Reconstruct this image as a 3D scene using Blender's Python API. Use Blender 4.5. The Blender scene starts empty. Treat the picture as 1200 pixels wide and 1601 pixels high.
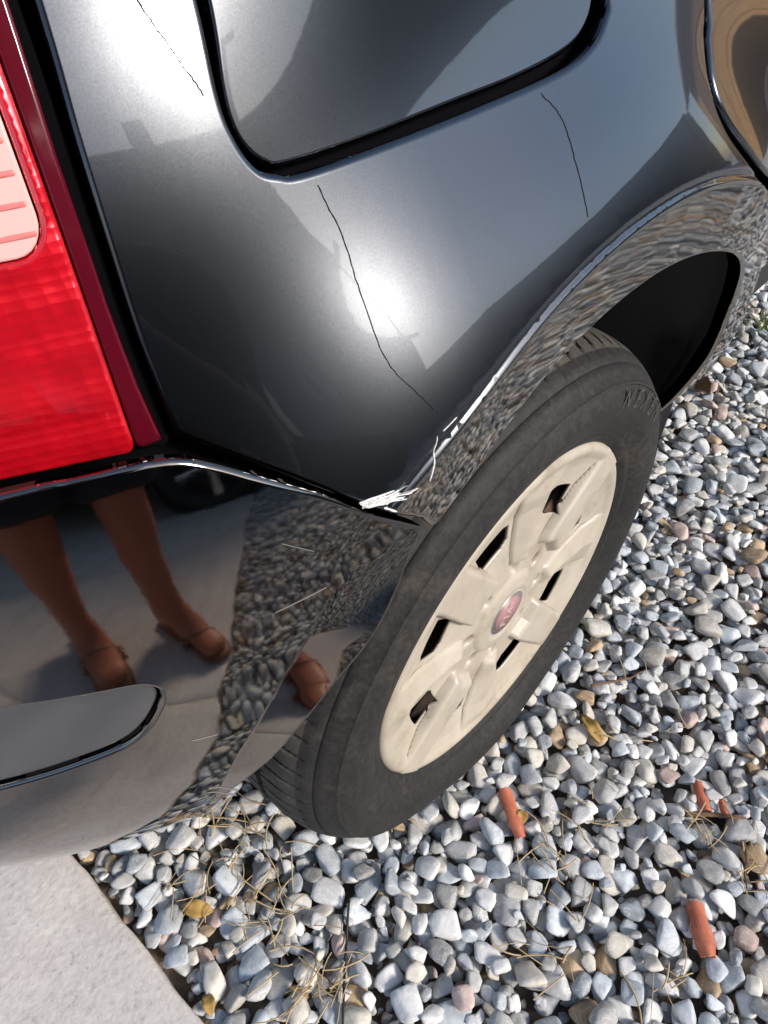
import bpy, bmesh, math, random
import numpy as np
from mathutils import Vector, Matrix
from mathutils.geometry import delaunay_2d_cdt

S = bpy.context.scene
COL = S.collection
RNG = np.random.default_rng(7)
random.seed(7)

# ---------------------------------------------------------------- camera
PITCH, YAW, ROLL = math.radians(46.6), math.radians(42.8), math.radians(-0.5)
CAM = Vector((-0.406, -0.206, 0.896))
_h = Vector((math.cos(YAW), math.sin(YAW), 0)); _z = Vector((0, 0, 1)); _r = Vector((math.sin(YAW), -math.cos(YAW), 0))
_a = math.cos(PITCH) * _h - math.sin(PITCH) * _z; _u = math.sin(PITCH) * _h + math.cos(PITCH) * _z
CR = math.cos(ROLL) * _r + math.sin(ROLL) * _u; CU = -math.sin(ROLL) * _r + math.cos(ROLL) * _u; CA = _a
cd = bpy.data.cameras.new('camera'); cam = bpy.data.objects.new('camera', cd); COL.objects.link(cam)
cd.sensor_fit = 'VERTICAL'; cd.sensor_height = 36.0; cd.lens = 1156.0 / 1601.0 * 36.0
cd.clip_start = 0.02; cd.clip_end = 500.0
m = Matrix.Identity(4)
for i in range(3):
    m[i][0] = CR[i]; m[i][1] = CU[i]; m[i][2] = -CA[i]; m[i][3] = CAM[i]
cam.matrix_world = m
S.camera = cam

# ---------------------------------------------------------------- sky, sun, exposure
SUN_EL, SUN_AZ = math.radians(30), math.radians(-77)      # azimuth counter-clockwise from +x
world = bpy.data.worlds.new('World'); S.world = world; world.use_nodes = True
wn = world.node_tree; bg = wn.nodes['Background']
sky = wn.nodes.new('ShaderNodeTexSky'); sky.sky_type = 'NISHITA'; sky.sun_disc = False
sky.sun_elevation = SUN_EL; sky.sun_rotation = math.pi / 2 - SUN_AZ
sky.dust_density = 1.0; sky.air_density = 1.0; sky.ozone_density = 1.0
wn.links.new(sky.outputs['Color'], bg.inputs['Color']); bg.inputs['Strength'].default_value = 0.105
sd = bpy.data.lights.new('sun', 'SUN'); sun = bpy.data.objects.new('sun', sd); COL.objects.link(sun)
sd.energy = 2.2; sd.angle = math.radians(13); sd.color = (1.0, 0.92, 0.82)
sdir = Vector((math.cos(SUN_EL) * math.cos(SUN_AZ), math.cos(SUN_EL) * math.sin(SUN_AZ), math.sin(SUN_EL)))
sun.rotation_euler = sdir.to_track_quat('Z', 'Y').to_euler()
S.view_settings.view_transform = 'Standard'; S.view_settings.look = 'None'
S.view_settings.exposure = 1.1; S.view_settings.gamma = 1.0
S.cycles.max_bounces = 8; S.cycles.use_denoising = True

# ---------------------------------------------------------------- body surface (metres)
# x = forward along the car, y = into the car (the right-hand side faces -y), z = up; rear right wheel centre at (0, ., WZ)
WZ = 0.282
RL, RC = 0.375, 0.424          # radius of the arch lip and of the crease above it

def _plan_table():
    """Plan curve of the right side and rear corner: straight flank, wide corner, tight corner, nearly flat tail."""
    seg = [(0.0, 0.5, 36.0), (36.0, 0.20, 80.0), (80.0, 3.6, 90.0)]
    s = [0.0]; x = [-0.15]; y = [-0.04]; a = [0.0]
    for a0, R, a1 in seg:
        n = 90
        for k in range(1, n + 1):
            t0 = math.radians(a0 + (a1 - a0) * (k - 1) / n); t1 = math.radians(a0 + (a1 - a0) * k / n)
            s.append(s[-1] + R * (t1 - t0)); x.append(x[-1] - R * (math.sin(t1) - math.sin(t0)))
            y.append(y[-1] + R * (math.cos(t0) - math.cos(t1))); a.append(t1)
    return np.array(s), np.array(x), np.array(y), np.array(a)
_PS, _PX, _PY, _PA = _plan_table()

def sstep(a, b, t):
    t = np.clip((t - a) / (b - a), 0, 1)
    return t * t * (3 - 2 * t)

def plan(s):
    """s is arc length towards the rear from x = -0.15; negative s runs forward along the flank."""
    q = np.maximum(s, 0.0)
    x = np.interp(q, _PS, _PX); y = np.interp(q, _PS, _PY); a = np.interp(q, _PS, _PA)
    x = x - np.minimum(s, 0.0)
    return x, y, a

def splus(t, k):
    return k * np.log1p(np.exp(np.clip(t / k, -40, 40)))

_BZ = np.array([0.20, 0.26, 0.30, 0.33, 0.37, 0.41, 0.45, 0.49, 0.53, 0.58, 0.63, 0.67, 0.70, 0.72, 0.76])
_BO = np.array([-0.20, -0.11, -0.072, -0.050, -0.028, -0.011, 0.0005, 0.0065, 0.0085, 0.0085, 0.0070, 0.0035, -0.0030, -0.009, -0.024])
def _pchip(xs, ys):
    h = np.diff(xs); d = np.diff(ys) / h
    m = np.zeros_like(xs); m[0] = d[0]; m[-1] = d[-1]
    for i in range(1, len(xs) - 1):
        if d[i - 1] * d[i] > 0:
            w1 = 2 * h[i] + h[i - 1]; w2 = h[i] + 2 * h[i - 1]
            m[i] = (w1 + w2) / (w1 / d[i - 1] + w2 / d[i])
    def f(t):
        t = np.clip(t, xs[0], xs[-1]); i = np.clip(np.searchsorted(xs, t) - 1, 0, len(xs) - 2)
        hh = h[i]; q = (t - xs[i]) / hh
        return ((1 + 2 * q) * (1 - q) ** 2 * ys[i] + q * (1 - q) ** 2 * hh * m[i] + q * q * (3 - 2 * q) * ys[i + 1] + q * q * (q - 1) * hh * m[i + 1])
    return f
_bprof = _pchip(_BZ, _BO)

_ahead = _pchip(np.array([0.2, 0.24, 0.28, 0.365, 0.42, 0.5, 0.6, 0.7, 0.8, 1.2]), np.array([0.15, 0.115, 0.09, 0.055, 0.04, 0.03, 0.018, 0.005, 0.0, 0.0]))

def off_side(x, z):
    """outward offset of the metal flank from the plan curve"""
    u = splus(z - 0.66, 0.02)
    r = np.hypot(x, z - WZ)
    u0 = splus(WZ + RC * (z - WZ) / np.maximum(r, 1e-3) - 0.66, 0.02)     # tumblehome frozen across the flat band
    u = np.where(r < RC, u0, u)
    t = np.clip((u - 0.03) / 0.16, 0, 1)
    tr = 0.04 * u + 0.38 * (0.16 * (t ** 3 - 0.5 * t ** 4) + np.maximum(u - 0.19, 0))
    tf = 0.10 * u + 0.25 * u * u
    k = sstep(-0.28, -0.10, x)
    tum = -(tr * (1 - k) + tf * k)
    rear = sstep(-0.06, -0.27, x)
    base = -0.048 + 0.009 * rear
    amp = 0.057 - 0.005 * rear
    q = np.maximum(r - RC, 0.0)
    fl = np.where(r > RC, amp * (0.35 * np.exp(-(q / 0.05) ** 1.15) + 0.65 * np.exp(-(q / 0.080) ** 2.2)), amp - 0.003 * np.clip((RC - r) / 0.05, 0, 1.5) ** 2)
    tum = tum + base
    groove = -0.0016 * np.exp(-((r - RC - 0.004) / 0.0022) ** 2)
    ahead = -sstep(0.12, 0.36, x) * _ahead(z)
    low = -0.06 * sstep(0.40, 0.20, z) * sstep(0.36, 0.12, x)
    return tum + fl + groove + ahead + low

def lip_radius(z):
    return np.interp(z, [0.44, 0.484, 0.517, 0.542, 0.57, 0.59, 0.62], [0.3775, 0.385, 0.391, 0.396, 0.404, 0.410, 0.422])

def off_bumper(x, z):
    o = _bprof(z)
    r = np.hypot(x, z - WZ)
    up = sstep(0.47, 0.60, z)
    amp = 0.003 * up * sstep(-0.50, -0.26, x)
    rc = lip_radius(z)
    fl = np.where(r > rc, amp * np.exp(-((r - rc) / 0.070) ** 2), amp)
    # the arch lip: a narrow flat flange that leaves the bumper skin and keeps the flank's plane
    lip = np.where(r < rc, 0.36 * (rc - r) * sstep(0.615, 0.565, z), 0.0)
    return o + fl + lip

def surf(kind, s, z):
    s = np.asarray(s, float); z = np.asarray(z, float)
    x, y, a = plan(s)
    o = off_side(x, z) if kind == 'side' else off_bumper(x, z)
    nx, ny = -np.sin(a), -np.cos(a)
    return np.stack([x + nx * o, y + ny * o, z + 0 * x], -1)

def frame(kind, s, z, e=4e-4):
    """unit outward normal and the two tangents"""
    ps = (surf(kind, s + e, z) - surf(kind, s - e, z)) / (2 * e)
    pz = (surf(kind, s, z + e) - surf(kind, s, z - e)) / (2 * e)
    n = np.cross(pz, ps)
    n /= np.linalg.norm(n, axis=-1, keepdims=True)
    return n, ps, pz
# ---------------------------------------------------------------- helpers
def mat(name, col, rough=0.5, metal=0.0, **kw):
    m = bpy.data.materials.new(name); m.use_nodes = True
    b = m.node_tree.nodes['Principled BSDF']
    b.inputs['Base Color'].default_value = (*col, 1); b.inputs['Roughness'].default_value = rough; b.inputs['Metallic'].default_value = metal
    for k, v in kw.items():
        b.inputs[k].default_value = v
    return m

def N(m, t, **kw):
    n = m.node_tree.nodes.new(t)
    for k, v in kw.items():
        if k in n.inputs.keys(): n.inputs[k].default_value = v
        else: setattr(n, k, v)
    return n
def L(m, a, b): m.node_tree.links.new(a, b)
def bsdf(m): return m.node_tree.nodes['Principled BSDF']

def noise_col(m, scale, stops, detail=6, rough=0.6, coord='Object', seed=None, dist=0.0):
    """colour from noise through a ramp; seed adds a per-piece value to the 4D w"""
    tc = N(m, 'ShaderNodeTexCoord')
    nz = N(m, 'ShaderNodeTexNoise', Scale=scale, Detail=detail, Roughness=rough, Distortion=dist)
    if seed is not None:
        nz.noise_dimensions = '4D'; L(m, seed, nz.inputs['W'])
    L(m, tc.outputs[coord], nz.inputs['Vector'])
    rp = N(m, 'ShaderNodeValToRGB'); cr = rp.color_ramp
    while len(cr.elements) < len(stops): cr.elements.new(0.5)
    for e, (p, c) in zip(cr.elements, stops):
        e.position = p; e.color = (*c, 1)
    L(m, nz.outputs['Fac'], rp.inputs['Fac'])
    return rp.outputs['Color'], nz, tc

def add_bump(m, scale, strength, dist=0.001, detail=4, coord='Object', kind='ShaderNodeTexNoise', sock='Normal'):
    tc = N(m, 'ShaderNodeTexCoord'); nz = N(m, kind, Scale=scale)
    if 'Detail' in nz.inputs: nz.inputs['Detail'].default_value = detail
    L(m, tc.outputs[coord], nz.inputs['Vector'])
    bp = N(m, 'ShaderNodeBump', Strength=strength, Distance=dist)
    L(m, nz.outputs[0], bp.inputs['Height']); L(m, bp.outputs['Normal'], bsdf(m).inputs[sock])
    return bp

def mixc(m, fac, a, b, blend='MIX'):
    n = m.node_tree.nodes.new('ShaderNodeMix'); n.data_type = 'RGBA'; n.blend_type = blend
    for sock, v in ((n.inputs[0], fac), (n.inputs[6], a), (n.inputs[7], b)):
        if hasattr(v, 'links'): L(m, v, sock)
        else: sock.default_value = v if not isinstance(v, tuple) else (*v, 1)
    return n.outputs[2]

# ---------------------------------------------------------------- materials
M = {}
# dark metallic car paint: flake layer under a glossy coat, a little dust
p = M['paint'] = mat('dark_metallic_paint', (0.040, 0.046, 0.058), 0.27, 1.0)
b = bsdf(p); b.inputs['Coat Weight'].default_value = 1.0; b.inputs['Coat Roughness'].default_value = 0.03; b.inputs['Coat IOR'].default_value = 1.55
c, nz, tc = noise_col(p, 1400, [(0.3, (0.054, 0.059, 0.068)), (0.7, (0.076, 0.082, 0.092))], 2)
L(p, c, b.inputs['Base Color'])
add_bump(p, 60, 0.05, 0.0004, 2, sock='Coat Normal')
# bumper and arch band: mirror colour raised to brighten reflections, no flake sparkle
def gloss(key, name, col):
  p = M[key] = mat(name, col, 0.05, 1.0)
  tc_ = N(p, 'ShaderNodeTexCoord'); n1 = N(p, 'ShaderNodeTexNoise', Scale=9.0, Detail=2.0); n2 = N(p, 'ShaderNodeTexNoise', Scale=320.0, Detail=2.0)
  L(p, tc_.outputs['Object'], n1.inputs['Vector']); L(p, tc_.outputs['Object'], n2.inputs['Vector'])
  b1 = N(p, 'ShaderNodeBump', Strength=0.12, Distance=0.012); b2 = N(p, 'ShaderNodeBump', Strength=0.03, Distance=0.0003)
  L(p, n1.outputs['Fac'], b1.inputs['Height']); L(p, n2.outputs['Fac'], b2.inputs['Height']); L(p, b1.outputs['Normal'], b2.inputs['Normal']); L(p, b2.outputs['Normal'], bsdf(p).inputs['Normal'])
gloss('bumper', 'dark_gloss_paint', (0.215, 0.192, 0.168)); gloss('bright_band', 'arch_band_bright_paint', (0.40, 0.36, 0.31))
M['edge'] = mat('sealed_panel_edge', (0.006, 0.007, 0.009), 0.55, **{'Specular IOR Level': 0.2})
M['black'] = mat('black_inner_shell', (0.004, 0.004, 0.005), 0.9, **{'Specular IOR Level': 0.0})
p = M['liner'] = mat('black_arch_liner_plastic', (0.016, 0.016, 0.017), 0.62)
add_bump(p, 400, 0.3, 0.0006)
# lamp plastics
p = M['red'] = mat('red_lamp_lens', (0.72, 0.004, 0.016), 0.06)
b = bsdf(p); b.inputs['Coat Weight'].default_value = 1.0; b.inputs['Coat Roughness'].default_value = 0.02; b.inputs['Coat IOR'].default_value = 1.8
b.inputs['Subsurface Weight'].default_value = 0.25; b.inputs['Subsurface Radius'].default_value = (0.01, 0.001, 0.001)
c, nz, tc = noise_col(p, 35, [(0.30, (0.55, 0.003, 0.012)), (0.66, (0.86, 0.006, 0.022))], 3)
L(p, c, b.inputs['Base Color'])
b.inputs['Metallic'].default_value = 0.45; b.inputs['Roughness'].default_value = 0.32
tc_ = N(p, 'ShaderNodeTexCoord'); mp = N(p, 'ShaderNodeMapping'); mp.inputs['Scale'].default_value = (150.0, 150.0, 260.0); L(p, tc_.outputs['Object'], mp.inputs['Vector'])
vo = N(p, 'ShaderNodeTexVoronoi', Scale=1.0, Randomness=0.15); L(p, mp.outputs['Vector'], vo.inputs['Vector'])
wv = N(p, 'ShaderNodeTexWave', Scale=18.0, Distortion=0.3); wv.bands_direction = 'Z'; L(p, tc_.outputs['Object'], wv.inputs['Vector'])
bp = N(p, 'ShaderNodeBump', Strength=0.35, Distance=0.0015); L(p, vo.outputs['Distance'], bp.inputs['Height'])
bp2 = N(p, 'ShaderNodeBump', Strength=0.18, Distance=0.004); L(p, wv.outputs['Fac'], bp2.inputs['Height']); L(p, bp.outputs['Normal'], bp2.inputs['Normal'])
L(p, bp2.outputs['Normal'], b.inputs['Normal'])
M['dark_red'] = mat('dark_red_lamp_side', (0.085, 0.003, 0.010), 0.10)
M['rib_red'] = mat('pinkish_lamp_rib', (0.70, 0.20, 0.19), 0.15)
p = M['clear'] = mat('pale_lamp_segment', (0.78, 0.46, 0.43), 0.12); bsdf(p).inputs['Coat Weight'].default_value = 1.0
# strip in the bumper
p = M['strip'] = mat('satin_grey_strip', (0.055, 0.056, 0.060), 0.28); bsdf(p).inputs['Coat Weight'].default_value = 0.6
# rubber
p = M['tyre'] = mat('dusty_tyre_rubber', (0.035, 0.034, 0.033), 0.72)
c, nz, tc = noise_col(p, 7, [(0.36, (0.012, 0.012, 0.0125)), (0.55, (0.020, 0.0192, 0.0185)), (0.76, (0.060, 0.052, 0.045))], 9, 0.7, dist=0.6)
c2, nz2, tc2 = noise_col(p, 160, [(0.42, (0.35, 0.35, 0.35)), (0.62, (1.35, 1.25, 1.15))], 6, 0.7)
L(p, mixc(p, 0.8, c, c2, 'MULTIPLY'), bsdf(p).inputs['Base Color']); add_bump(p, 420, 0.45, 0.0006, 6)
p = M['tread'] = mat('dusty_tread_rubber', (0.07, 0.062, 0.054), 0.85)
c, nz, tc = noise_col(p, 30, [(0.32, (0.030, 0.028, 0.026)), (0.6, (0.085, 0.076, 0.066)), (0.8, (0.13, 0.112, 0.094))], 9, 0.72)
L(p, c, bsdf(p).inputs['Base Color']); add_bump(p, 420, 0.4, 0.0006, 6)
M['letter'] = mat('worn_tyre_lettering', (0.055, 0.053, 0.051), 0.7)
# hub cap
p = M['cap'] = mat('dusty_beige_silver_plastic', (0.58, 0.50, 0.39), 0.42)
c, nz, tc = noise_col(p, 14, [(0.30, (0.27, 0.225, 0.165)), (0.45, (0.43, 0.38, 0.305)), (0.72, (0.52, 0.475, 0.40))], 9, 0.72)
L(p, c, bsdf(p).inputs['Base Color']); add_bump(p, 300, 0.06, 0.0005)
bsdf(p).inputs['Coat Weight'].default_value = 0.25; bsdf(p).inputs['Coat Roughness'].default_value = 0.25
p = M['rust'] = mat('rusty_brake_drum', (0.06, 0.03, 0.02), 0.8)
c, nz, tc = noise_col(p, 60, [(0.35, (0.045, 0.030, 0.024)), (0.65, (0.15, 0.085, 0.058))], 6)
L(p, c, bsdf(p).inputs['Base Color'])
M['grey'] = mat('grey_worn_metal', (0.28, 0.26, 0.24), 0.4, 0.4)
M['pink'] = mat('faded_red_emblem', (0.40, 0.21, 0.22), 0.4)
M['pale'] = mat('pale_emblem_letters', (0.52, 0.40, 0.385), 0.4)
M['scratch'] = mat('bare_white_scratch', (0.80, 0.79, 0.76), 0.6)
M['scratch_grey'] = mat('grey_scratch', (0.42, 0.41, 0.40), 0.6)
M['glass'] = mat('dark_car_glass', (0.01, 0.012, 0.012), 0.03)
# stones: one material for each tint, each stone its own tone
def stone(name, lo, mid, hi):
    p = M[name] = mat(name, mid, 0.62)
    oi = N(p, 'ShaderNodeObjectInfo'); ge = N(p, 'ShaderNodeNewGeometry')
    ad = N(p, 'ShaderNodeMath', operation='ADD'); L(p, oi.outputs['Random'], ad.inputs[0]); L(p, ge.outputs['Random Per Island'], ad.inputs[1])
    fr = N(p, 'ShaderNodeMath', operation='FRACT'); L(p, ad.outputs[0], fr.inputs[0])
    w = N(p, 'ShaderNodeMath', operation='MULTIPLY'); L(p, fr.outputs[0], w.inputs[0]); w.inputs[1].default_value = 37.0
    c, nz, tc = noise_col(p, 70, [(0.30, lo), (0.50, mid), (0.72, hi)], 8, 0.68, coord='Generated', seed=w.outputs[0], dist=0.6)
    geo = N(p, 'ShaderNodeNewGeometry')
    L(p, geo.outputs['Position'], nz.inputs['Vector'])
    hs = N(p, 'ShaderNodeHueSaturation'); L(p, c, hs.inputs['Color'])
    mr = N(p, 'ShaderNodeMapRange'); L(p, fr.outputs[0], mr.inputs['Value']); mr.inputs['To Min'].default_value = 0.70; mr.inputs['To Max'].default_value = 1.22
    L(p, mr.outputs[0], hs.inputs['Value'])
    # veins
    vz = N(p, 'ShaderNodeTexNoise', Scale=45.0, Detail=3.0, Distortion=1.5); vz.noise_dimensions = '4D'; L(p, geo.outputs['Position'], vz.inputs['Vector']); L(p, w.outputs[0], vz.inputs['W'])
    vr = N(p, 'ShaderNodeValToRGB'); e = vr.color_ramp.elements
    e[0].position = 0.485; e[0].color = (0, 0, 0, 1); e[1].position = 0.5; e[1].color = (0.55, 0.55, 0.55, 1)
    e2 = vr.color_ramp.elements.new(0.515); e2.color = (0, 0, 0, 1)
    L(p, vz.outputs['Fac'], vr.inputs['Fac'])
    out = mixc(p, vr.outputs['Color'], hs.outputs['Color'], tuple(min(1.0, q * 1.25) for q in hi))
    L(p, out, bsdf(p).inputs['Base Color'])
    bp = N(p, 'ShaderNodeBump', Strength=0.35, Distance=0.0012); bn = N(p, 'ShaderNodeTexNoise', Scale=260.0, Detail=5.0)
    L(p, geo.outputs['Position'], bn.inputs['Vector']); L(p, bn.outputs['Fac'], bp.inputs['Height']); L(p, bp.outputs['Normal'], bsdf(p).inputs['Normal'])
stone('white_stone', (0.47, 0.465, 0.455), (0.61, 0.61, 0.60), (0.73, 0.725, 0.715))
stone('blue_grey_stone', (0.31, 0.34, 0.37), (0.44, 0.475, 0.505), (0.58, 0.605, 0.625))
stone('grey_stone', (0.27, 0.27, 0.265), (0.39, 0.39, 0.38), (0.51, 0.51, 0.50))
stone('cream_stone', (0.40, 0.365, 0.31), (0.54, 0.51, 0.45), (0.65, 0.62, 0.57))
stone('tan_stone', (0.30, 0.20, 0.11), (0.43, 0.31, 0.19), (0.54, 0.43, 0.30))
stone('pink_stone', (0.38, 0.26, 0.23), (0.50, 0.38, 0.34), (0.60, 0.50, 0.46))
STONES = ['white_stone', 'blue_grey_stone', 'grey_stone', 'cream_stone', 'tan_stone', 'pink_stone']
STONE_P = [0.33, 0.27, 0.15, 0.19, 0.035, 0.025]
p = M['dirt'] = mat('brown_dirt', (0.14, 0.11, 0.08), 0.95)
c, nz, tc = noise_col(p, 40, [(0.3, (0.085, 0.066, 0.048)), (0.7, (0.24, 0.19, 0.145))], 8)
L(p, c, bsdf(p).inputs['Base Color']); add_bump(p, 120, 0.8, 0.006, 6)
p = M['far_gravel'] = mat('far_gravel', (0.4, 0.4, 0.4), 0.9)
tc = N(p, 'ShaderNodeTexCoord'); vo = N(p, 'ShaderNodeTexVoronoi', Scale=26.0); L(p, tc.outputs['Object'], vo.inputs['Vector'])
rp = N(p, 'ShaderNodeValToRGB'); e = rp.color_ramp.elements
e[0].position = 0.0; e[0].color = (0.26, 0.25, 0.24, 1); e[1].position = 1.0; e[1].color = (0.66, 0.65, 0.63, 1)
sx = N(p, 'ShaderNodeSeparateColor'); L(p, vo.outputs['Color'], sx.inputs[0]); L(p, sx.outputs[0], rp.inputs['Fac']); L(p, rp.outputs['Color'], bsdf(p).inputs['Base Color'])
bp = N(p, 'ShaderNodeBump', Strength=1.0, Distance=0.02); bp.invert = True; L(p, vo.outputs['Distance'], bp.inputs['Height']); L(p, bp.outputs['Normal'], bsdf(p).inputs['Normal'])
p = M['slab'] = mat('pinkish_grey_concrete', (0.42, 0.39, 0.37), 0.85)
c, nz, tc = noise_col(p, 9, [(0.30, (0.50, 0.45, 0.425)), (0.48, (0.62, 0.58, 0.555)), (0.62, (0.68, 0.645, 0.62)), (0.78, (0.75, 0.72, 0.695))], 12, 0.75, dist=1.4)
mp = N(p, 'ShaderNodeMapping'); mp.inputs['Scale'].default_value = (1.0, 0.35, 1.0); mp.inputs['Rotation'].default_value = (0, 0, 0.5); L(p, tc.outputs['Object'], mp.inputs['Vector']); L(p, mp.outputs['Vector'], nz.inputs['Vector'])
c2, nz2, tc2 = noise_col(p, 120, [(0.30, (0.42, 0.40, 0.39)), (0.42, (0.86, 0.85, 0.84)), (0.72, (1.08, 1.07, 1.06))], 8, 0.75)
L(p, mixc(p, 0.85, c, c2, 'MULTIPLY'), bsdf(p).inputs['Base Color'])
add_bump(p, 140, 0.5, 0.0022, 9)
M['terracotta'] = mat('terracotta', (0.46, 0.13, 0.07), 0.85)
c, nz, tc = noise_col(M['terracotta'], 90, [(0.3, (0.36, 0.095, 0.05)), (0.7, (0.54, 0.18, 0.105))], 5)
L(M['terracotta'], c, bsdf(M['terracotta']).inputs['Base Color']); add_bump(M['terracotta'], 300, 0.4, 0.001)
M['straw'] = mat('dry_straw', (0.46, 0.34, 0.19), 0.8)
M['twig'] = mat('brown_twig', (0.17, 0.095, 0.055), 0.85)
M['leaf'] = mat('yellow_leaf', (0.36, 0.22, 0.06), 0.7)
M['cord'] = mat('black_cord', (0.012, 0.012, 0.012), 0.6)
M['green'] = mat('grass_green', (0.12, 0.17, 0.04), 0.7)
M['cone'] = mat('brown_cone', (0.12, 0.06, 0.025), 0.85)

# ---------------------------------------------------------------- mesh helpers
def link(name, me, material=None, parent=None):
    o = bpy.data.objects.new(name, me); COL.objects.link(o)
    if me is not None and me.get('flange') and not isinstance(material, (list, tuple)): material = [material, M['edge']]
    if material is not None and me is not None and len(me.materials) == 0:
        for q in (material if isinstance(material, (list, tuple)) else [material]): me.materials.append(q)
    if parent is not None: o.parent = parent
    return o
def mesh(name, verts, faces, smooth=True):
    me = bpy.data.meshes.new(name); me.from_pydata([tuple(v) for v in verts], [], [tuple(f) for f in faces])
    if smooth: me.polygons.foreach_set('use_smooth', [True] * len(me.polygons))
    me.update(); return me
def empty(name, loc=(0, 0, 0)):
    o = bpy.data.objects.new(name, None); COL.objects.link(o); o.location = loc; o.empty_display_size = 0.1; return o
def tag(o, label=None, cat=None, group=None, kind=None):
    if label: o['label'] = label
    if cat: o['category'] = cat
    if group: o['group'] = group
    if kind: o['kind'] = kind
    return o
def from_bm(name, bm, smooth=True):
    me = bpy.data.meshes.new(name); bm.to_mesh(me); bm.free()
    if smooth: me.polygons.foreach_set('use_smooth', [True] * len(me.polygons))
    return me
def box_mesh(name, x0, x1, y0, y1, z0, z1, bevel=0.0, seg=2):
    bm = bmesh.new(); bmesh.ops.create_cube(bm, size=1.0)
    for v in bm.verts:
        v.co = Vector((x0 + (v.co.x + .5) * (x1 - x0), y0 + (v.co.y + .5) * (y1 - y0), z0 + (v.co.z + .5) * (z1 - z0)))
    if bevel > 0: bmesh.ops.bevel(bm, geom=bm.edges[:], offset=bevel, segments=seg, affect='EDGES', profile=0.5)
    return from_bm(name, bm, False)
def tube(name, pts, rad, seg=6, cap=True):
    """tube along a polyline; rad is a number or a list"""
    pts = [Vector(q) for q in pts]; n = len(pts); rad = [rad] * n if not isinstance(rad, (list, tuple)) else rad
    V = []; F = []; up = Vector((0.13, 0.31, 0.94))
    for i, q in enumerate(pts):
        t = (pts[min(i + 1, n - 1)] - pts[max(i - 1, 0)]).normalized()
        a = t.cross(up).normalized(); bb = t.cross(a).normalized()
        for k in range(seg):
            w = 2 * math.pi * k / seg; V.append(q + rad[i] * (math.cos(w) * a + math.sin(w) * bb))
    for i in range(n - 1):
        for k in range(seg):
            F.append((i * seg + k, i * seg + (k + 1) % seg, (i + 1) * seg + (k + 1) % seg, (i + 1) * seg + k))
    if cap: F.append(tuple(range(seg))[::-1]); F.append(tuple((n - 1) * seg + k for k in range(seg)))
    return mesh(name, V, F)
def curve_pts(pts, n):
    """Catmull-Rom through the points"""
    P = np.array(pts, float); Q = np.vstack([2 * P[0] - P[1], P, 2 * P[-1] - P[-2]]); out = []
    m_ = len(P) - 1
    for k in range(n + 1):
        t = k / n * m_; i = min(int(t), m_ - 1); f = t - i
        a, b_, c_, d = Q[i], Q[i + 1], Q[i + 2], Q[i + 3]
        out.append(0.5 * (2 * b_ + (c_ - a) * f + (2 * a - 5 * b_ + 4 * c_ - d) * f * f + (3 * b_ - 3 * c_ + d - a) * f ** 3))
    return np.array(out)

# ---------------------------------------------------------------- sheet panels cut out of the body surface
def resample(poly, step):
    P = np.array(poly, float); out = []
    for i in range(len(P)):
        a, b_ = P[i], P[(i + 1) % len(P)]; d = np.linalg.norm(b_ - a); n = max(1, int(round(d / step)))
        for k in range(n): out.append(a + (b_ - a) * k / n)
    return np.array(out)
def smooth_path(pts, n=None, closed=False):
    d = sum(math.dist(pts[i], pts[i + 1]) for i in range(len(pts) - 1))
    return [tuple(q) for q in curve_pts(pts, n or max(4, int(d / 0.004)))]
def inside(P, poly):
    x, y = P[:, 0], P[:, 1]; r = np.zeros(len(P), bool); n = len(poly)
    for i in range(n):
        x0, y0 = poly[i]; x1, y1 = poly[(i + 1) % n]
        if y0 == y1: continue
        c_ = (y0 > y) != (y1 > y)
        r ^= c_ & (x < (x1 - x0) * (y - y0) / (y1 - y0) + x0)
    return r
def dist_to(P, loops):
    """distance to the nearest outline segment and the direction towards it"""
    best = np.full(len(P), 9e9); dirv = np.zeros((len(P), 2))
    for lp in loops:
        A = lp; B = np.roll(lp, -1, 0)
        for c0 in range(0, len(P), 4000):
            Q = P[c0:c0 + 4000]
            AB = B - A; t = np.clip(((Q[:, None] - A[None]) * AB[None]).sum(-1) / np.maximum((AB * AB).sum(-1), 1e-14)[None], 0, 1)
            C = A[None] + t[..., None] * AB[None]; D = C - Q[:, None]; d = np.sqrt((D * D).sum(-1)); j = d.argmin(1)
            dm = d[np.arange(len(Q)), j]; w = dm < best[c0:c0 + 4000]
            best[c0:c0 + 4000][w] = dm[w]; dirv[c0:c0 + 4000][w] = D[np.arange(len(Q)), j][w]
    return best, dirv
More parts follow.
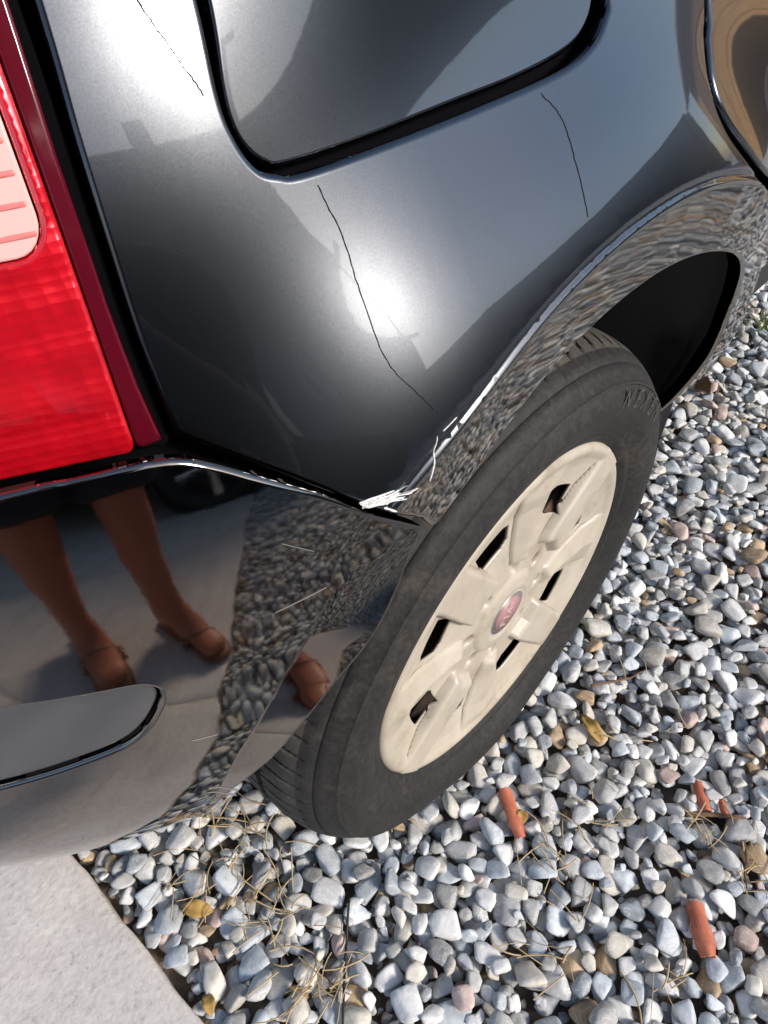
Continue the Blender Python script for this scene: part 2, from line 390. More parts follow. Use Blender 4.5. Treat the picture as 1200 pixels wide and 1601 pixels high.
def panel(name, kind, outline, holes=(), step=0.006, edge=0.0035, fil=0.0035, flange=0.012, lift=0.0, extra=None, rings=True, split=None):
    loops = [resample(outline, edge)] + [resample(h_, edge) for h_ in holes]
    pts = []; edges = []
    for lp in loops:
        o_ = len(pts); pts += [tuple(q) for q in lp]; edges += [(o_ + i, o_ + (i + 1) % len(lp)) for i in range(len(lp))]
    def ok(P):
        r = inside(P, loops[0])
        for h_ in loops[1:]: r &= ~inside(P, h_)
        return r
    cand = []
    if rings:
        for k, lp in enumerate(loops):
            t = np.roll(lp, -1, 0) - np.roll(lp, 1, 0); n = np.stack([-t[:, 1], t[:, 0]], 1); n /= np.linalg.norm(n, axis=1, keepdims=True)
            for f in (0.15, 0.4, 0.7, 1.0, 1.6):
                for sg in (1, -1):
                    C = lp + sg * n * fil * f
                    C = C[ok(C)]
                    if len(C):
                        d, _ = dist_to(C, loops); cand.append(C[d > fil * f * 0.85])
    lo = loops[0].min(0); hi = loops[0].max(0)
    gx, gz = np.meshgrid(np.arange(lo[0], hi[0], step), np.arange(lo[1], hi[1], step)); G = np.stack([gx.ravel(), gz.ravel()], 1)
    G = G + RNG.uniform(-.0002, .0002, G.shape)
    G = G[ok(G)]; d, _ = dist_to(G, loops); G = G[d > max(fil * 1.9, step * 0.35)]
    cand.append(G)
    if extra is not None:
        for E_ in extra:
            E_ = np.array(E_); E_ = E_[ok(E_)]
            if len(E_):
                d, _ = dist_to(E_, loops); cand.append(E_[d > fil * 1.2])
    allp = np.vstack([np.array(pts)] + [c_ for c_ in cand if len(c_)])
    V, E2, F, *_ = delaunay_2d_cdt([Vector(q) for q in allp], edges, [], 0, 1e-7)
    P = np.array([tuple(v) for v in V]); F = np.array(F)
    F = F[ok(P[F].mean(1))]
    d, dv = dist_to(P, loops)
    n, ps, pz = frame(kind, P[:, 0], P[:, 1])
    if callable(lift):
        lf = lift(P[:, 1]); base = surf(kind, P[:, 0], P[:, 1]) + n * lf[:, None]
        n = n - pz / np.linalg.norm(pz, axis=1, keepdims=True) * ((lift(P[:, 1] + 1e-4) - lf) / 1e-4)[:, None]; n /= np.linalg.norm(n, axis=1, keepdims=True)
    else: base = surf(kind, P[:, 0], P[:, 1]) + n * lift
    out = dv / np.maximum(d, 1e-9)[:, None]
    # on the outline itself the outward direction comes from the nearest inner neighbour
    bnd = d < 1e-6
    if bnd.any():
        q = P[bnd] ; acc = np.zeros((len(P), 2))
        for i, j in ((0, 1), (1, 2), (2, 0), (1, 0), (2, 1), (0, 2)):
            np.add.at(acc, F[:, i], P[F[:, i]] - P[F[:, j]])
        out[bnd] = acc[bnd] / np.maximum(np.linalg.norm(acc[bnd], axis=1, keepdims=True), 1e-12)
    t3 = out[:, :1] * ps + out[:, 1:] * pz; t3 -= (t3 * n).sum(1, keepdims=True) * n
    t3 /= np.maximum(np.linalg.norm(t3, axis=1, keepdims=True), 1e-9)
    q = np.clip((fil - d) / fil, 0, 1); dep = fil * (1 - np.sqrt(np.maximum(0, 1 - q * q)))
    pos = base - n * dep[:, None]
    nor = n * np.sqrt(np.maximum(0, 1 - q * q))[:, None] + t3 * q[:, None]
    # orientation
    a, b_, c_ = pos[F[:, 0]], pos[F[:, 1]], pos[F[:, 2]]
    flip = (np.cross(b_ - a, c_ - a) * n[F[:, 0]]).sum(1) < 0
    F[flip] = F[flip][:, ::-1]
    # flange: turn the edge into the body
    es = {}
    for f in F:
        for i in range(3):
            k = (int(f[i]), int(f[(i + 1) % 3]))
            if (k[1], k[0]) in es: del es[(k[1], k[0])]
            else: es[k] = 1
    idx = {}; ext = []; exn = []; quads = []
    def dup(v):
        if v not in idx:
            idx[v] = len(pos) + len(ext); ext.append(pos[v] - n[v] * flange - t3[v] * flange * 0.12); exn.append(t3[v])
        return idx[v]
    for (i, j) in es:
        quads.append((i, dup(i), dup(j), j))
    verts = np.vstack([pos, np.array(ext)]) if ext else pos
    normals = np.vstack([nor, np.array(exn)]) if ext else nor
    faces = [tuple(f) for f in F.tolist()] + [tuple(reversed(q_)) for q_ in quads]
    def sub(nm, fs):
        used = sorted({v for f in fs for v in f}); mp = {v: k for k, v in enumerate(used)}
        me = mesh(nm, verts[used], [tuple(mp[v] for v in f) for f in fs])
        me.polygons.foreach_set('material_index', [1 if len(f) == 4 else 0 for f in fs]); me['flange'] = True
        me.normals_split_custom_set_from_vertices([tuple(v) for v in normals[used]])
        return me
    if split is None: return sub(name, faces)
    fx_ = [bool(split(np.mean([verts[v] for v in f], 0))) for f in faces]
    return sub(name, [f for f, k in zip(faces, fx_) if not k]), sub(split.__name__, [f for f, k in zip(faces, fx_) if k])

def arc(r, a0, a1, n):   # points of a circle about the wheel in (s, z); s = -(x) - 0.15 on the flank
    out = []
    for k in range(n + 1):
        w = math.radians(a0 + (a1 - a0) * k / n); x = r * math.cos(w); z = WZ + r * math.sin(w)
        out.append((x_to_s(x), z))
    return out
def x_to_s(x):
    return float(np.interp(-x, -_PX, _PS)) if x < -0.15 else -x - 0.15

def shrink(poly, d_):
    P = np.array(poly); t = np.roll(P, -1, 0) - np.roll(P, 1, 0); n = np.stack([-t[:, 1], t[:, 0]], 1); n /= np.maximum(np.linalg.norm(n, axis=1, keepdims=True), 1e-9)
    Q = P + n * d_
    return Q if inside(Q, P).mean() > 0.5 else P - n * d_
def grow(poly, d_):
    P = np.array(poly); Q = shrink(poly, d_); return 2 * P - Q

car = empty('car', (0, 0, 0))
tag(car, 'dark metallic hatchback with a scratched wheel arch parked on the pale gravel', 'car')

# rear quarter panel: tail lamp edge, bumper seam, arch lip, sill end, door shut line
q_rear = [(0.149, 1.02), (0.152, 0.93), (0.1555, 0.841), (0.1582, 0.80), (0.1590, 0.748), (0.158, 0.721), (0.1565, 0.699)]
q_seam = [(0.150, 0.6945), (0.135, 0.6845), (0.117, 0.6725), (0.094, 0.6555), (0.079, 0.643), (0.054, 0.6205)]
a_end = math.degrees(math.atan2(0.612 - WZ, -0.198))
lip = arc(RL, a_end, 2.0, 90)
q_front = [(-0.610, 0.290), (-0.612, 0.33), (-0.606, 0.380), (-0.590, 0.43), (-0.566, 0.49), (-0.520, 0.548), (-0.435, 0.610), (-0.331, 0.666), (-0.275, 0.704), (-0.2525, 0.726), (-0.2485, 0.746), (-0.2585, 0.766), (-0.271, 0.783), (-0.302, 0.86), (-0.332, 0.94), (-0.362, 1.02)]
outline = smooth_path(q_rear) + smooth_path(q_seam) + lip + smooth_path(q_front)
fo_ = [(0.092, 0.925), (0.094, 0.88), (0.0963, 0.835), (0.0990, 0.808), (0.097, 0.794), (0.091, 0.784), (0.082, 0.780), (0.070, 0.778), (0.024, 0.778), (-0.04, 0.778), (-0.104, 0.780), (-0.135, 0.785), (-0.152, 0.793), (-0.160, 0.801), (-0.166, 0.825), (-0.167, 0.90), (-0.157, 0.930), (-0.13, 0.945), (-0.08, 0.950), (0.05, 0.952), (0.072, 0.950), (0.086, 0.942)]
fo_ = smooth_path(fo_ + [fo_[0]])[:-1]
fo_ = [tuple(q) for q in shrink(fo_, 0.0012)]
crease = [arc(RC + d_, 140, 12, 260) for d_ in (-0.003, -0.0012, 0.0, 0.0012, 0.0025, 0.004, 0.0055, 0.008)]
def arch_band(c_): return math.hypot(c_[0], c_[2] - WZ) < RC + 0.0006
me, me2 = panel('quarter_panel', 'side', outline, [fo_], step=0.0055, fil=0.0032, extra=crease, split=arch_band)
quarter = link('quarter_panel', me, M['paint'], car)
bright_band = link('arch_band', me2, M['bright_band'], car)  # arch band of the same panel, coloured brighter to lift its reflections
quarter['label'] = 'rear quarter panel with white scratches by the bumper seam'

# fuel flap
fi_ = [(0.084, 0.920), (0.0855, 0.88), (0.087, 0.834), (0.0905, 0.812), (0.0910, 0.801), (0.088, 0.793), (0.081, 0.787), (0.071, 0.785), (0.021, 0.785), (-0.032, 0.7858), (-0.08, 0.7868), (-0.121, 0.790), (-0.141, 0.7955), (-0.152, 0.8055), (-0.158, 0.828), (-0.159, 0.90), (-0.149, 0.926), (-0.125, 0.938), (-0.08, 0.943), (0.05, 0.945), (0.070, 0.942), (0.080, 0.934)]
fi_ = smooth_path(fi_ + [fi_[0]])[:-1]
fi_ = [tuple(q) for q in grow(fi_, 0.0026)]
flap = link('fuel_flap', panel('fuel_flap', 'side', fi_, step=0.007, fil=0.0022, flange=0.010, lift=lambda z_: -0.0022 + 0.065 * (z_ - 0.862)), M['paint'], car)

# bumper
b_top = [(1.05, 0.709), (0.60, 0.711), (0.35, 0.713), (0.225, 0.7135), (0.20, 0.7122), (0.185, 0.7113)]
b_seam = [(0.173, 0.7105), (0.164, 0.7085), (0.155, 0.7045), (0.138, 0.6925), (0.110, 0.6700), (0.088, 0.6478), (0.066, 0.6265), (0.055, 0.6155)]
b_lip = [(0.056, 0.610), (0.064, 0.602), (0.073, 0.591), (0.089, 0.573), (0.103, 0.556), (0.115, 0.543), (0.136, 0.516), (0.156, 0.487), (0.174, 0.465), (0.184, 0.452)]
b_bot = [(0.190, 0.440), (0.198, 0.424), (0.208, 0.398), (0.220, 0.368), (0.240, 0.340), (0.275, 0.324), (0.34, 0.318), (0.60, 0.318), (1.05, 0.318)]
bout = smooth_path(b_top) + smooth_path(b_seam) + smooth_path(b_lip) + smooth_path(b_bot)
rec = [(0.62, 0.622), (0.40, 0.620), (0.30, 0.616), (0.261, 0.611), (0.242, 0.6065), (0.222, 0.602), (0.208, 0.5985), (0.2015, 0.593), (0.200, 0.586), (0.2035, 0.576), (0.213, 0.562), (0.226, 0.5535), (0.247, 0.550), (0.275, 0.548), (0.32, 0.548), (0.40, 0.549), (0.62, 0.549)]
rec = smooth_path(rec)
btn = [[(x_to_s(-math.sqrt(max(0.0, (float(lip_radius(z_)) + d_) ** 2 - (z_ - WZ) ** 2))), float(z_)) for z_ in np.linspace(0.43, 0.62, 160)] for d_ in (-0.0025, -0.001, 0.0, 0.001, 0.0025)]
bumper = link('bumper', panel('bumper', 'bumper', bout, [rec], step=0.0065, fil=0.0026, flange=0.005, extra=btn), M['bumper'], car)
strip = link('rubbing_strip', panel('rubbing_strip', 'bumper', [tuple(q) for q in shrink(rec, 0.0007)], step=0.008, fil=0.0025, flange=0.012, lift=-0.0030), M['strip'], bumper)
strip['label'] = 'smooth satin grey rubbing strip set into the bumper'

# tail lamp: dark red side wall, red lens, pale segment with ribs
lamp = empty('tail_light'); lamp.parent = car
lamp['label'] = 'red tail light with a pale ribbed segment'
def sz_box(s0, s1, z0, z1, r_=0.004, n=5):
    out = []
    for cx, cz, a0 in ((s1 - r_, z1 - r_, 0), (s0 + r_, z1 - r_, 90), (s0 + r_, z0 + r_, 180), (s1 - r_, z0 + r_, 270)):
        for k in range(n + 1):
            w = math.radians(a0 + 90 * k / n); out.append((cx + r_ * math.cos(w), cz + r_ * math.sin(w)))
    return out
seg_out = sz_box(0.1792, 0.325, 0.7745, 0.862, 0.012, 6)
lens_out = sz_box(0.1735, 0.34, 0.6965, 0.995, 0.004)
link('lamp_housing', panel('lamp_housing', 'side', sz_box(0.1595, 0.345, 0.6930, 0.999, 0.004), step=0.012, fil=0.002, flange=0.012, lift=-0.0070), M['black'], lamp)
link('lens', panel('lens', 'side', lens_out, [seg_out], step=0.008, fil=0.0025, flange=0.010, lift=0.0035), [M['red'], M['dark_red']], lamp)
link('lens_side', panel('lens_side', 'side', [(0.1620, 0.6985), (0.1734, 0.6965), (0.1734, 0.995), (0.1605, 0.995), (0.1640, 0.84), (0.1657, 0.80), (0.1657, 0.753), (0.1645, 0.722)], step=0.006, fil=0.002, flange=0.008, lift=0.0012), [M['dark_red'], M['dark_red']], lamp)
seg = link('reversing_lens', panel('reversing_lens', 'side', [tuple(q) for q in shrink(seg_out, 0.0004)], step=0.008, fil=0.0012, flange=0.004, lift=0.0032), [M['clear'], M['clear']], lamp)
for k in range(9):
    z0 = 0.7805 + k * 0.0088
    link('rib', panel('rib', 'side', sz_box(0.1815, 0.322, z0, z0 + 0.0018, 0.0008, 2), step=0.02, fil=0.0006, flange=0.003, lift=0.0038, edge=0.006), M['rib_red'], lamp)

# doors, wing, tailgate: the rest of the same flank
d_front = [(s_ - 0.0055, z_) for s_, z_ in q_front]
d_front = [(-0.6215, 0.285)] + [(-0.6185, 0.33), (-0.6125, 0.381), (-0.5965, 0.4325), (-0.572, 0.494), (-0.5255, 0.5535), (-0.4385, 0.616), (-0.3345, 0.672), (-0.2795, 0.7085), (-0.2582, 0.729), (-0.2545, 0.7465), (-0.2637, 0.7645), (-0.2764, 0.7815), (-0.3074, 0.8585), (-0.3375, 0.9385), (-0.3675, 1.02)]
rear_door = link('rear_door', panel('rear_door', 'side', smooth_path(d_front) + [(-1.12, 1.02), (-1.10, 0.6), (-1.12, 0.285)], step=0.011, fil=0.003), M['paint'], car)
link('front_door', panel('front_door', 'side', [(-1.126, 0.285), (-1.106, 0.6), (-1.126, 1.02), (-2.02, 0.99), (-2.05, 0.6), (-2.0, 0.285)], step=0.03, edge=0.02, rings=False), M['paint'], car)
FX = 2.42
warc = [(-(FX + 0.36 * math.cos(w)) - 0.15, WZ + 0.36 * math.sin(w)) for w in np.linspace(math.pi, 0.0, 24)]
link('front_wing', panel('front_wing', 'side', [(-2.006, 0.283), (-2.056, 0.6), (-2.026, 0.985), (-2.6, 0.93), (-3.05, 0.80), (-3.13, 0.62), (-3.12, 0.35), (-3.05, 0.283)] + warc[::-1], step=0.03, edge=0.02, rings=False), M['paint'], car)
link('tailgate', panel('tailgate', 'side', [(0.346, 0.72), (1.05, 0.72), (1.05, 1.02), (0.346, 1.02)], step=0.02, fil=0.003), M['paint'], car)
sill = link('sill', box_mesh('sill', 0.44, 2.05, 0.10, 0.17, 0.215, 0.295, 0.015), M['liner'], car)

# inner shell: black metal behind the shut lines, with the wheel well left open
ss = np.arange(-3.0, 1.06, 0.03); zz = np.arange(0.30, 1.03, 0.02)
V = []; F = []; keep = {}
for i, s_ in enumerate(ss):
    for j, z_ in enumerate(zz):
        pnt = surf('side', s_, z_); n_, _, _ = frame('side', np.array([s_]), np.array([z_]))
        # stay well behind the bumper skin as well as behind the metal
        kb = surf('bumper', s_, z_) if (s_ > 0.02 and z_ < 0.72) else pnt
        a_ = plan(np.array(s_))[2]; nn = np.array([-math.sin(a_), -math.cos(a_), 0])
        base_ = pnt if (pnt - kb) @ nn < 0 else kb
        keep[i, j] = len(V); V.append(tuple(base_ - nn * 0.020))
for i in range(len(ss) - 1):
    for j in range(len(zz) - 1):
        q_ = (keep[i, j], keep[i + 1, j], keep[i + 1, j + 1], keep[i, j + 1])
        if any(math.hypot(V[k][0], V[k][2] - WZ) < 0.398 or math.hypot(V[k][0] - FX, V[k][2] - WZ) < 0.40 for k in q_): continue
        F.append(q_)
link('inner_shell', mesh('inner_shell', V, F), M['black'], car)

# body shell beyond the flank: bonnet, roof, far side and floor
YC = 0.79
st = [(-0.50, 0.60, 0.98, 1.05, 0.40), (-0.44, 0.66, 1.0, 1.30, 0.46), (-0.30, 0.70, 1.0, 1.46, 0.50), (0.3, 0.74, 1.0, 1.52, 0.54), (1.2, 0.75, 1.0, 1.53, 0.55), (1.75, 0.75, 0.99, 1.46, 0.54), (2.25, 0.74, 0.97, 1.03, 0.56), (2.7, 0.71, 0.86, 0.92, 0.5), (3.05, 0.60, 0.70, 0.76, 0.4)]
V = []; F = []
for x_, w_, zb, zr, wr in st:
    ins = 0.20
    half = [(w_ - ins - 0.02, 0.24), (w_ - ins, 0.60), (w_ - 0.05, 0.80), (w_ - 0.06, zb), (wr + 0.03, zr - 0.06), (wr - 0.06, zr), (0.0, zr + 0.015)]
    ring = [(YC - a_, b_) for a_, b_ in half] + [(YC + a_, b_) for a_, b_ in half[-2::-1]]
    V += [(x_, a_, b_) for a_, b_ in ring]
nr = len(V) // len(st)
for i in range(len(st) - 1):
    for k in range(nr):
        F.append((i * nr + k, i * nr + (k + 1) % nr, (i + 1) * nr + (k + 1) % nr, (i + 1) * nr + k))
F.append(tuple(range(nr))); F.append(tuple((len(st) - 1) * nr + k for k in range(nr))[::-1])
link('body_shell', mesh('body_shell', V, F, False), M['paint'], car)
def side_glass(x0, x1, x2, x3, z0, z1):
    def yy(z): return 0.105 + (z - 1.0) * 0.32
    P = [(x0, z0), (x1, z0), (x2, z1), (x3, z1)]
    V = [(x_, yy(z_) - 0.012, z_) for x_, z_ in P] + [(x_, yy(z_) + 0.01, z_) for x_, z_ in P]
    return mesh('side_window', V, [(0, 1, 2, 3), (7, 6, 5, 4), (0, 4, 5, 1), (1, 5, 6, 2), (2, 6, 7, 3), (3, 7, 4, 0)], False)
link('side_window', side_glass(-0.12, 0.95, 0.95, 0.0, 1.035, 1.40), M['glass'], car)
link('side_window', side_glass(1.0, 1.95, 1.55, 1.0, 1.035, 1.40), M['glass'], car)
me = panel('waist_rail', 'side', [(0.15, 1.023), (0.15, 1.05), (-2.05, 1.05), (-2.02, 1.023)], step=0.05, edge=0.03, rings=False); link('waist_rail', me, M['liner'], car)

# wheel arch liner
V = []; F = []
ng = 72
prof = [(-0.030, 0.379), (-0.018, 0.388), (0.03, 0.392), (0.10, 0.392), (0.245, 0.390), (0.262, 0.37), (0.262, 0.02)]
for k in range(ng + 1):
    w = math.radians(-16 + 158 * k / ng)
    for y_, r_ in prof:
        if 0.02 < y_ < 0.25: r_ += 0.006 * math.sin(w * 5 + 1.0) * (1 if y_ > 0.05 else 0.4)
        yo = y_ + (0.075 * max(0, math.cos(w)) ** 2 * max(0, 1.0 - math.sin(w)) if y_ < 0 else 0)
        if y_ < 0.03: yo += 0.024 * float(sstep(115, 138, math.degrees(w)))
        V.append((r_ * math.cos(w), yo, WZ + r_ * math.sin(w)))
npf = len(prof)
for k in range(ng):
    for j in range(npf - 1):
        F.append((k * npf + j, k * npf + j + 1, (k + 1) * npf + j + 1, (k + 1) * npf + j))
link('arch_liner', mesh('arch_liner', V, F), M['liner'], car)

# scratches down to the white primer
def ribbon(kind, pts, w0, w1, lift=0.0004, n=14, jag=0.25):
    C = curve_pts(pts, n) if len(pts) > 2 else np.array([np.array(pts[0]) + (np.array(pts[1]) - np.array(pts[0])) * k / n for k in range(n + 1)])
    T = np.gradient(C, axis=0); T /= np.linalg.norm(T, axis=1, keepdims=True); Nn = np.stack([-T[:, 1], T[:, 0]], 1)
    V = []; F = []
    for k in range(n + 1):
        w = (w0 + (w1 - w0) * k / n) * (1 + jag * random.uniform(-1, 1)) * (0.35 if k in (0, n) else 1)
        for sg in (-1, 1):
            q = C[k] + sg * Nn[k] * w / 2; nn, _, _ = frame(kind, np.array([q[0]]), np.array([q[1]]))
            for lf in (lift, -0.0006): V.append(surf(kind, q[0], q[1]) + nn[0] * lf)
    for k in range(n):
        a = k * 4; b_ = a + 4
        F += [(a, a + 2, b_ + 2, b_), (a + 1, b_ + 1, b_ + 3, a + 3), (a, b_, b_ + 1, a + 1), (a + 2, a + 3, b_ + 3, b_ + 2)]
    return mesh('scratch', V, F)
for k in range(30):     # fine, nearly parallel gouges fanning out from the panel corner
    t = random.random(); a_ = (0.0905 - 0.016 * t + random.gauss(0, .0012), 0.6520 - 0.0045 * t + random.gauss(0, .0012)); ln = random.uniform(0.004, 0.022) * (1 - 0.3 * t)
    b_ = (a_[0] - ln, a_[1] - ln * random.uniform(-0.06, 0.20)); w_ = random.choice((0.00022, 0.0003, 0.0005, 0.0008))
    link('scratch', ribbon('side', [a_, b_], w_ * 1.3, w_ * 0.5, n=8, jag=0.5), M['scratch'] if k % 3 else M['scratch_grey'], quarter)
for pts, w0, w1 in [([(0.0895, 0.6515), (0.0850, 0.6500), (0.0800, 0.6505)], 0.0014, 0.0020), ([(0.0840, 0.6512), (0.0775, 0.6520)], 0.0022, 0.0009), ([(0.0790, 0.6452), (0.0735, 0.6415)], 0.0010, 0.0006), ([(0.0451, 0.6690), (0.0490, 0.658), (0.0511, 0.6505)], 0.0002, 0.0007), ([(0.0470, 0.6630), (0.0505, 0.6540)], 0.0002, 0.0005), ([(0.0322, 0.6729), (0.0414, 0.6699)], 0.0002, 0.0003), ([(0.0505, 0.6520), (0.0522, 0.6470)], 0.0006, 0.0003)]:
    link('scratch', ribbon('side', pts, w0, w1, jag=0.6), M['scratch'], quarter)
M['hairline'] = mat('dark_hairline', (0.008, 0.008, 0.009), 0.8)  # thin dark ribbons drawn along the quarter panel
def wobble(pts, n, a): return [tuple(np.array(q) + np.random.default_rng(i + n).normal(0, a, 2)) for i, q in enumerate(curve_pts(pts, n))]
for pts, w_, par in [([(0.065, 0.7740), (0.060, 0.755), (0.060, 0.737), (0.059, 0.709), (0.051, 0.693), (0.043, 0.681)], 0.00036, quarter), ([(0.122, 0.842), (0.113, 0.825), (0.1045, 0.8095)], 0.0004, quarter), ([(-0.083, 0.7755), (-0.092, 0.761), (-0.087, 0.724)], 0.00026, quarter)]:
    link('hairline_ribbon', ribbon('side', wobble(pts, 40, 0.00022), w_, w_ * 0.7, lift=0.00035, n=90, jag=0.3), M['hairline'], par)
M['scuff'] = mat('faint_grey_scuff', (0.17, 0.165, 0.16), 0.6)
for pts, w0, w1 in [([(0.1406, 0.6134), (0.1138, 0.6136)], 0.00014, 0.0002), ([(0.195, 0.5364), (0.1823, 0.5322)], 0.00014, 0.00014), ([(0.1311, 0.6536), (0.1174, 0.641)], 0.00014, 0.00014), ([(0.1973, 0.4662), (0.1822, 0.4491)], 0.0003, 0.0005), ([(0.199, 0.4592), (0.1842, 0.4401)], 0.0003, 0.0004)]:
    link('scuff', ribbon('bumper', pts, w0, w1), M['scuff'], bumper)

# ---------------------------------------------------------------- wheel
def lathe_tyre(nang=1260):
    prof = [(0.1885, 0.016), (0.1895, 0.006), (0.1935, -0.001), (0.2005, -0.0045), (0.2025, -0.0062), (0.2045, -0.0062), (0.2065, -0.0075), (0.215, -0.0125), (0.226, -0.0165), (0.237, -0.0180), (0.246, -0.0168), (0.2545, -0.0130), (0.2555, -0.0138), (0.2575, -0.0130), (0.2583, -0.0105), (0.265, -0.0040), (0.2690, 0.0010), (0.2688, 0.0030), (0.2712, 0.0042), (0.2745, 0.0100), (0.2770, 0.0155), (0.2790, 0.0210)]
    tread = [(0.2806, 0.026), (0.2816, 0.031), (0.2824, 0.036), (0.2830, 0.041), (0.2834, 0.046), (0.2836, 0.0505), (0.2765, 0.0515), (0.2765, 0.0575), (0.2838, 0.0585), (0.2842, 0.068), (0.2844, 0.078), (0.2775, 0.079), (0.2775, 0.087), (0.2844, 0.088), (0.2842, 0.098), (0.2838, 0.107), (0.2765, 0.108), (0.2765, 0.114), (0.2836, 0.115), (0.2824, 0.125), (0.281, 0.135)]
    back = [(0.276, 0.150), (0.262, 0.172), (0.238, 0.180), (0.21, 0.172), (0.1885, 0.15)]
    full = prof + tread + back
    n0 = len(prof); n1 = n0 + len(tread)
    R = np.array([q[0] for q in full]); Y = np.array([q[1] for q in full])
    th = np.linspace(0, 2 * math.pi, nang, endpoint=False)
    RR = np.repeat(R[None], nang, 0); YY = np.repeat(Y[None], nang, 0)
    pitch = 2 * math.pi / 84
    for j in range(n0 - 3, n1):
        y_ = Y[j]
        sk = 0.030 * math.sin(max(0.0, (y_ - 0.012)) / 0.040 * math.pi * 0.5) if y_ < 0.0505 else (0.4 * (y_ - 0.085))
        ph = ((th + sk) / pitch) % 1.0
        w = 0.085 if y_ < 0.0505 else 0.06
        dpt = 0.0065 if y_ > 0.024 else (0.0030 if y_ > 0.014 else 0.0)
        if y_ >= 0.0505 and R[j] < 0.28: continue
        g = np.clip(1 - np.abs(ph - 0.5) / w, 0, 1)
        RR[:, j] -= dpt * np.minimum(1, g * 2.2)
    # slight bulge where the tyre carries the car
    low = np.exp(-((th - 1.5 * math.pi) / 0.32) ** 2)
    for j in range(n0):
        if 0.21 < R[j] < 0.28: YY[:, j] -= 0.004 * low * math.sin((R[j] - 0.2) / 0.085 * math.pi)
    X = RR * np.cos(th)[:, None]; Z = WZ + np.maximum(RR * np.sin(th)[:, None], -0.286)
    V = np.stack([X, YY, Z], -1).reshape(-1, 3); n = len(full); F = []
    i = np.arange(nang)[:, None]; j = np.arange(n - 1)[None]
    i2 = (i + 1) % nang
    Q = np.stack([i * n + j, i2 * n + j, i2 * n + j + 1, i * n + j + 1], -1).reshape(-1, 4)
    me = mesh('tyre', V.tolist(), Q.tolist())
    jj = np.repeat(np.arange(n - 1)[None], nang, 0).ravel(); me.polygons.foreach_set('material_index', ((jj >= n0 - 2) & (jj < n1)).astype(np.int32))
    return me
wheel = empty('wheel'); wheel.parent = car
tyre = link('tyre', lathe_tyre(), [M['tyre'], M['tread']], wheel)
mo = tyre.modifiers.new('edges', 'EDGE_SPLIT'); mo.split_angle = math.radians(50)

SPOKES = [math.radians(127 - 90 * k) for k in range(4)]
def cap_height(r, th):
    """outward height of the hub cap"""
    h = np.interp(r, [0, .026, .030, .045, .075, .10, .145, .168, .177, .181, .1850, .1885, .1905], [-.0045, -.0045, -.0062, -.0085, -.0105, -.0122, -.0112, -.0062, -.0030, -.0005, .0012, .0006, -.0035])
    pad = np.zeros_like(r); wedge = np.zeros_like(r); lug = np.zeros_like(r)
    for a in SPOKES:
        d = (th - a + math.pi) % (2 * math.pi) - math.pi
        u = r * np.cos(d); v = r * np.sin(d)
        hw = 0.0220 - 0.0020 * sstep(0.10, 0.18, u)
        e = sstep(hw + 0.0030, hw - 0.0010, np.abs(v)) * sstep(0.080, 0.090, u + 0.25 * np.abs(v))
        pad = np.maximum(pad, e * np.maximum(0, -.0005 + .0012 * (u - 0.1) / 0.08 - h))
        lug = np.maximum(lug, sstep(0.0105, 0.0080, np.hypot(u - 0.0600, v)))
        # wedge between neighbouring pads: two facets folded along the middle, a stepped edge towards the hub
        d2 = (th - a - math.radians(45) + math.pi) % (2 * math.pi) - math.pi
        u2 = r * np.cos(d2); v2 = r * np.sin(d2)
        lug = np.maximum(lug, sstep(0.0095, 0.0070, np.hypot(u2 - 0.0600, v2)))
        hw2 = 0.010 + 0.022 * np.clip((u2 - 0.07) / 0.10, 0, 1)
        fold = np.clip(1 - np.abs(v2) / hw2, 0, 1)
        e2 = sstep(hw2 + 0.002, hw2 - 0.001, np.abs(v2)) * sstep(0.072, 0.080, u2 + 0.3 * np.abs(v2))
        wedge = np.maximum(wedge, e2 * (0.0035 + 0.0065 * fold) * sstep(0.184, 0.160, r))
    hub = 0.0030 * sstep(0.050, 0.044, r) * (r > 0.030)
    return h + np.maximum(pad, wedge) + hub - 0.0070 * lug
def window(r, th):
    w = np.zeros_like(r, bool)
    for a in SPOKES:
        d = np.degrees((th - a + math.pi) % (2 * math.pi) - math.pi); ad = np.abs(d)
        lo = 0.1120 + 0.006 * np.clip((ad - 27) / 4, 0, 1); hi = 0.1440 - 0.004 * np.clip((ad - 27) / 4, 0, 1)
        w |= (ad > 11.8) & (ad < 31.0) & (r > lo) & (r < hi)
    return w
def hub_cap():
    rs = np.concatenate([np.linspace(0.004, 0.04, 14), np.linspace(0.0425, 0.110, 36), np.linspace(0.1115, 0.1465, 28), np.linspace(0.149, 0.1765, 16), np.linspace(0.178, 0.1905, 10)])
    na = 900; th = np.linspace(0, 2 * math.pi, na, endpoint=False)
    R, T = np.meshgrid(rs, th, indexing='ij'); Hh = cap_height(R, T)
    V = np.stack([R * np.cos(T), -Hh, WZ + R * np.sin(T)], -1).reshape(-1, 3).tolist(); F = []
    W = window(R, T)
    n = len(rs)
    for i in range(n - 1):
        rm = 0.5 * (rs[i] + rs[i + 1])
        wm = window(np.full(na, rm), th + math.pi / na)
        for j in range(na):
            if wm[j]: continue
            j2 = (j + 1) % na
            F.append((i * na + j, (i + 1) * na + j, (i + 1) * na + j2, i * na + j2))
    V.append((0, 0.0045, WZ)); c_ = len(V) - 1
    for j in range(na): F.append((c_, j, (j + 1) % na))
    return mesh('hub_cap', V, F)
cap = link('hub_cap', hub_cap(), M['cap'], wheel)
mo = cap.modifiers.new('thickness', 'SOLIDIFY'); mo.thickness = 0.0028; mo.offset = 1.0
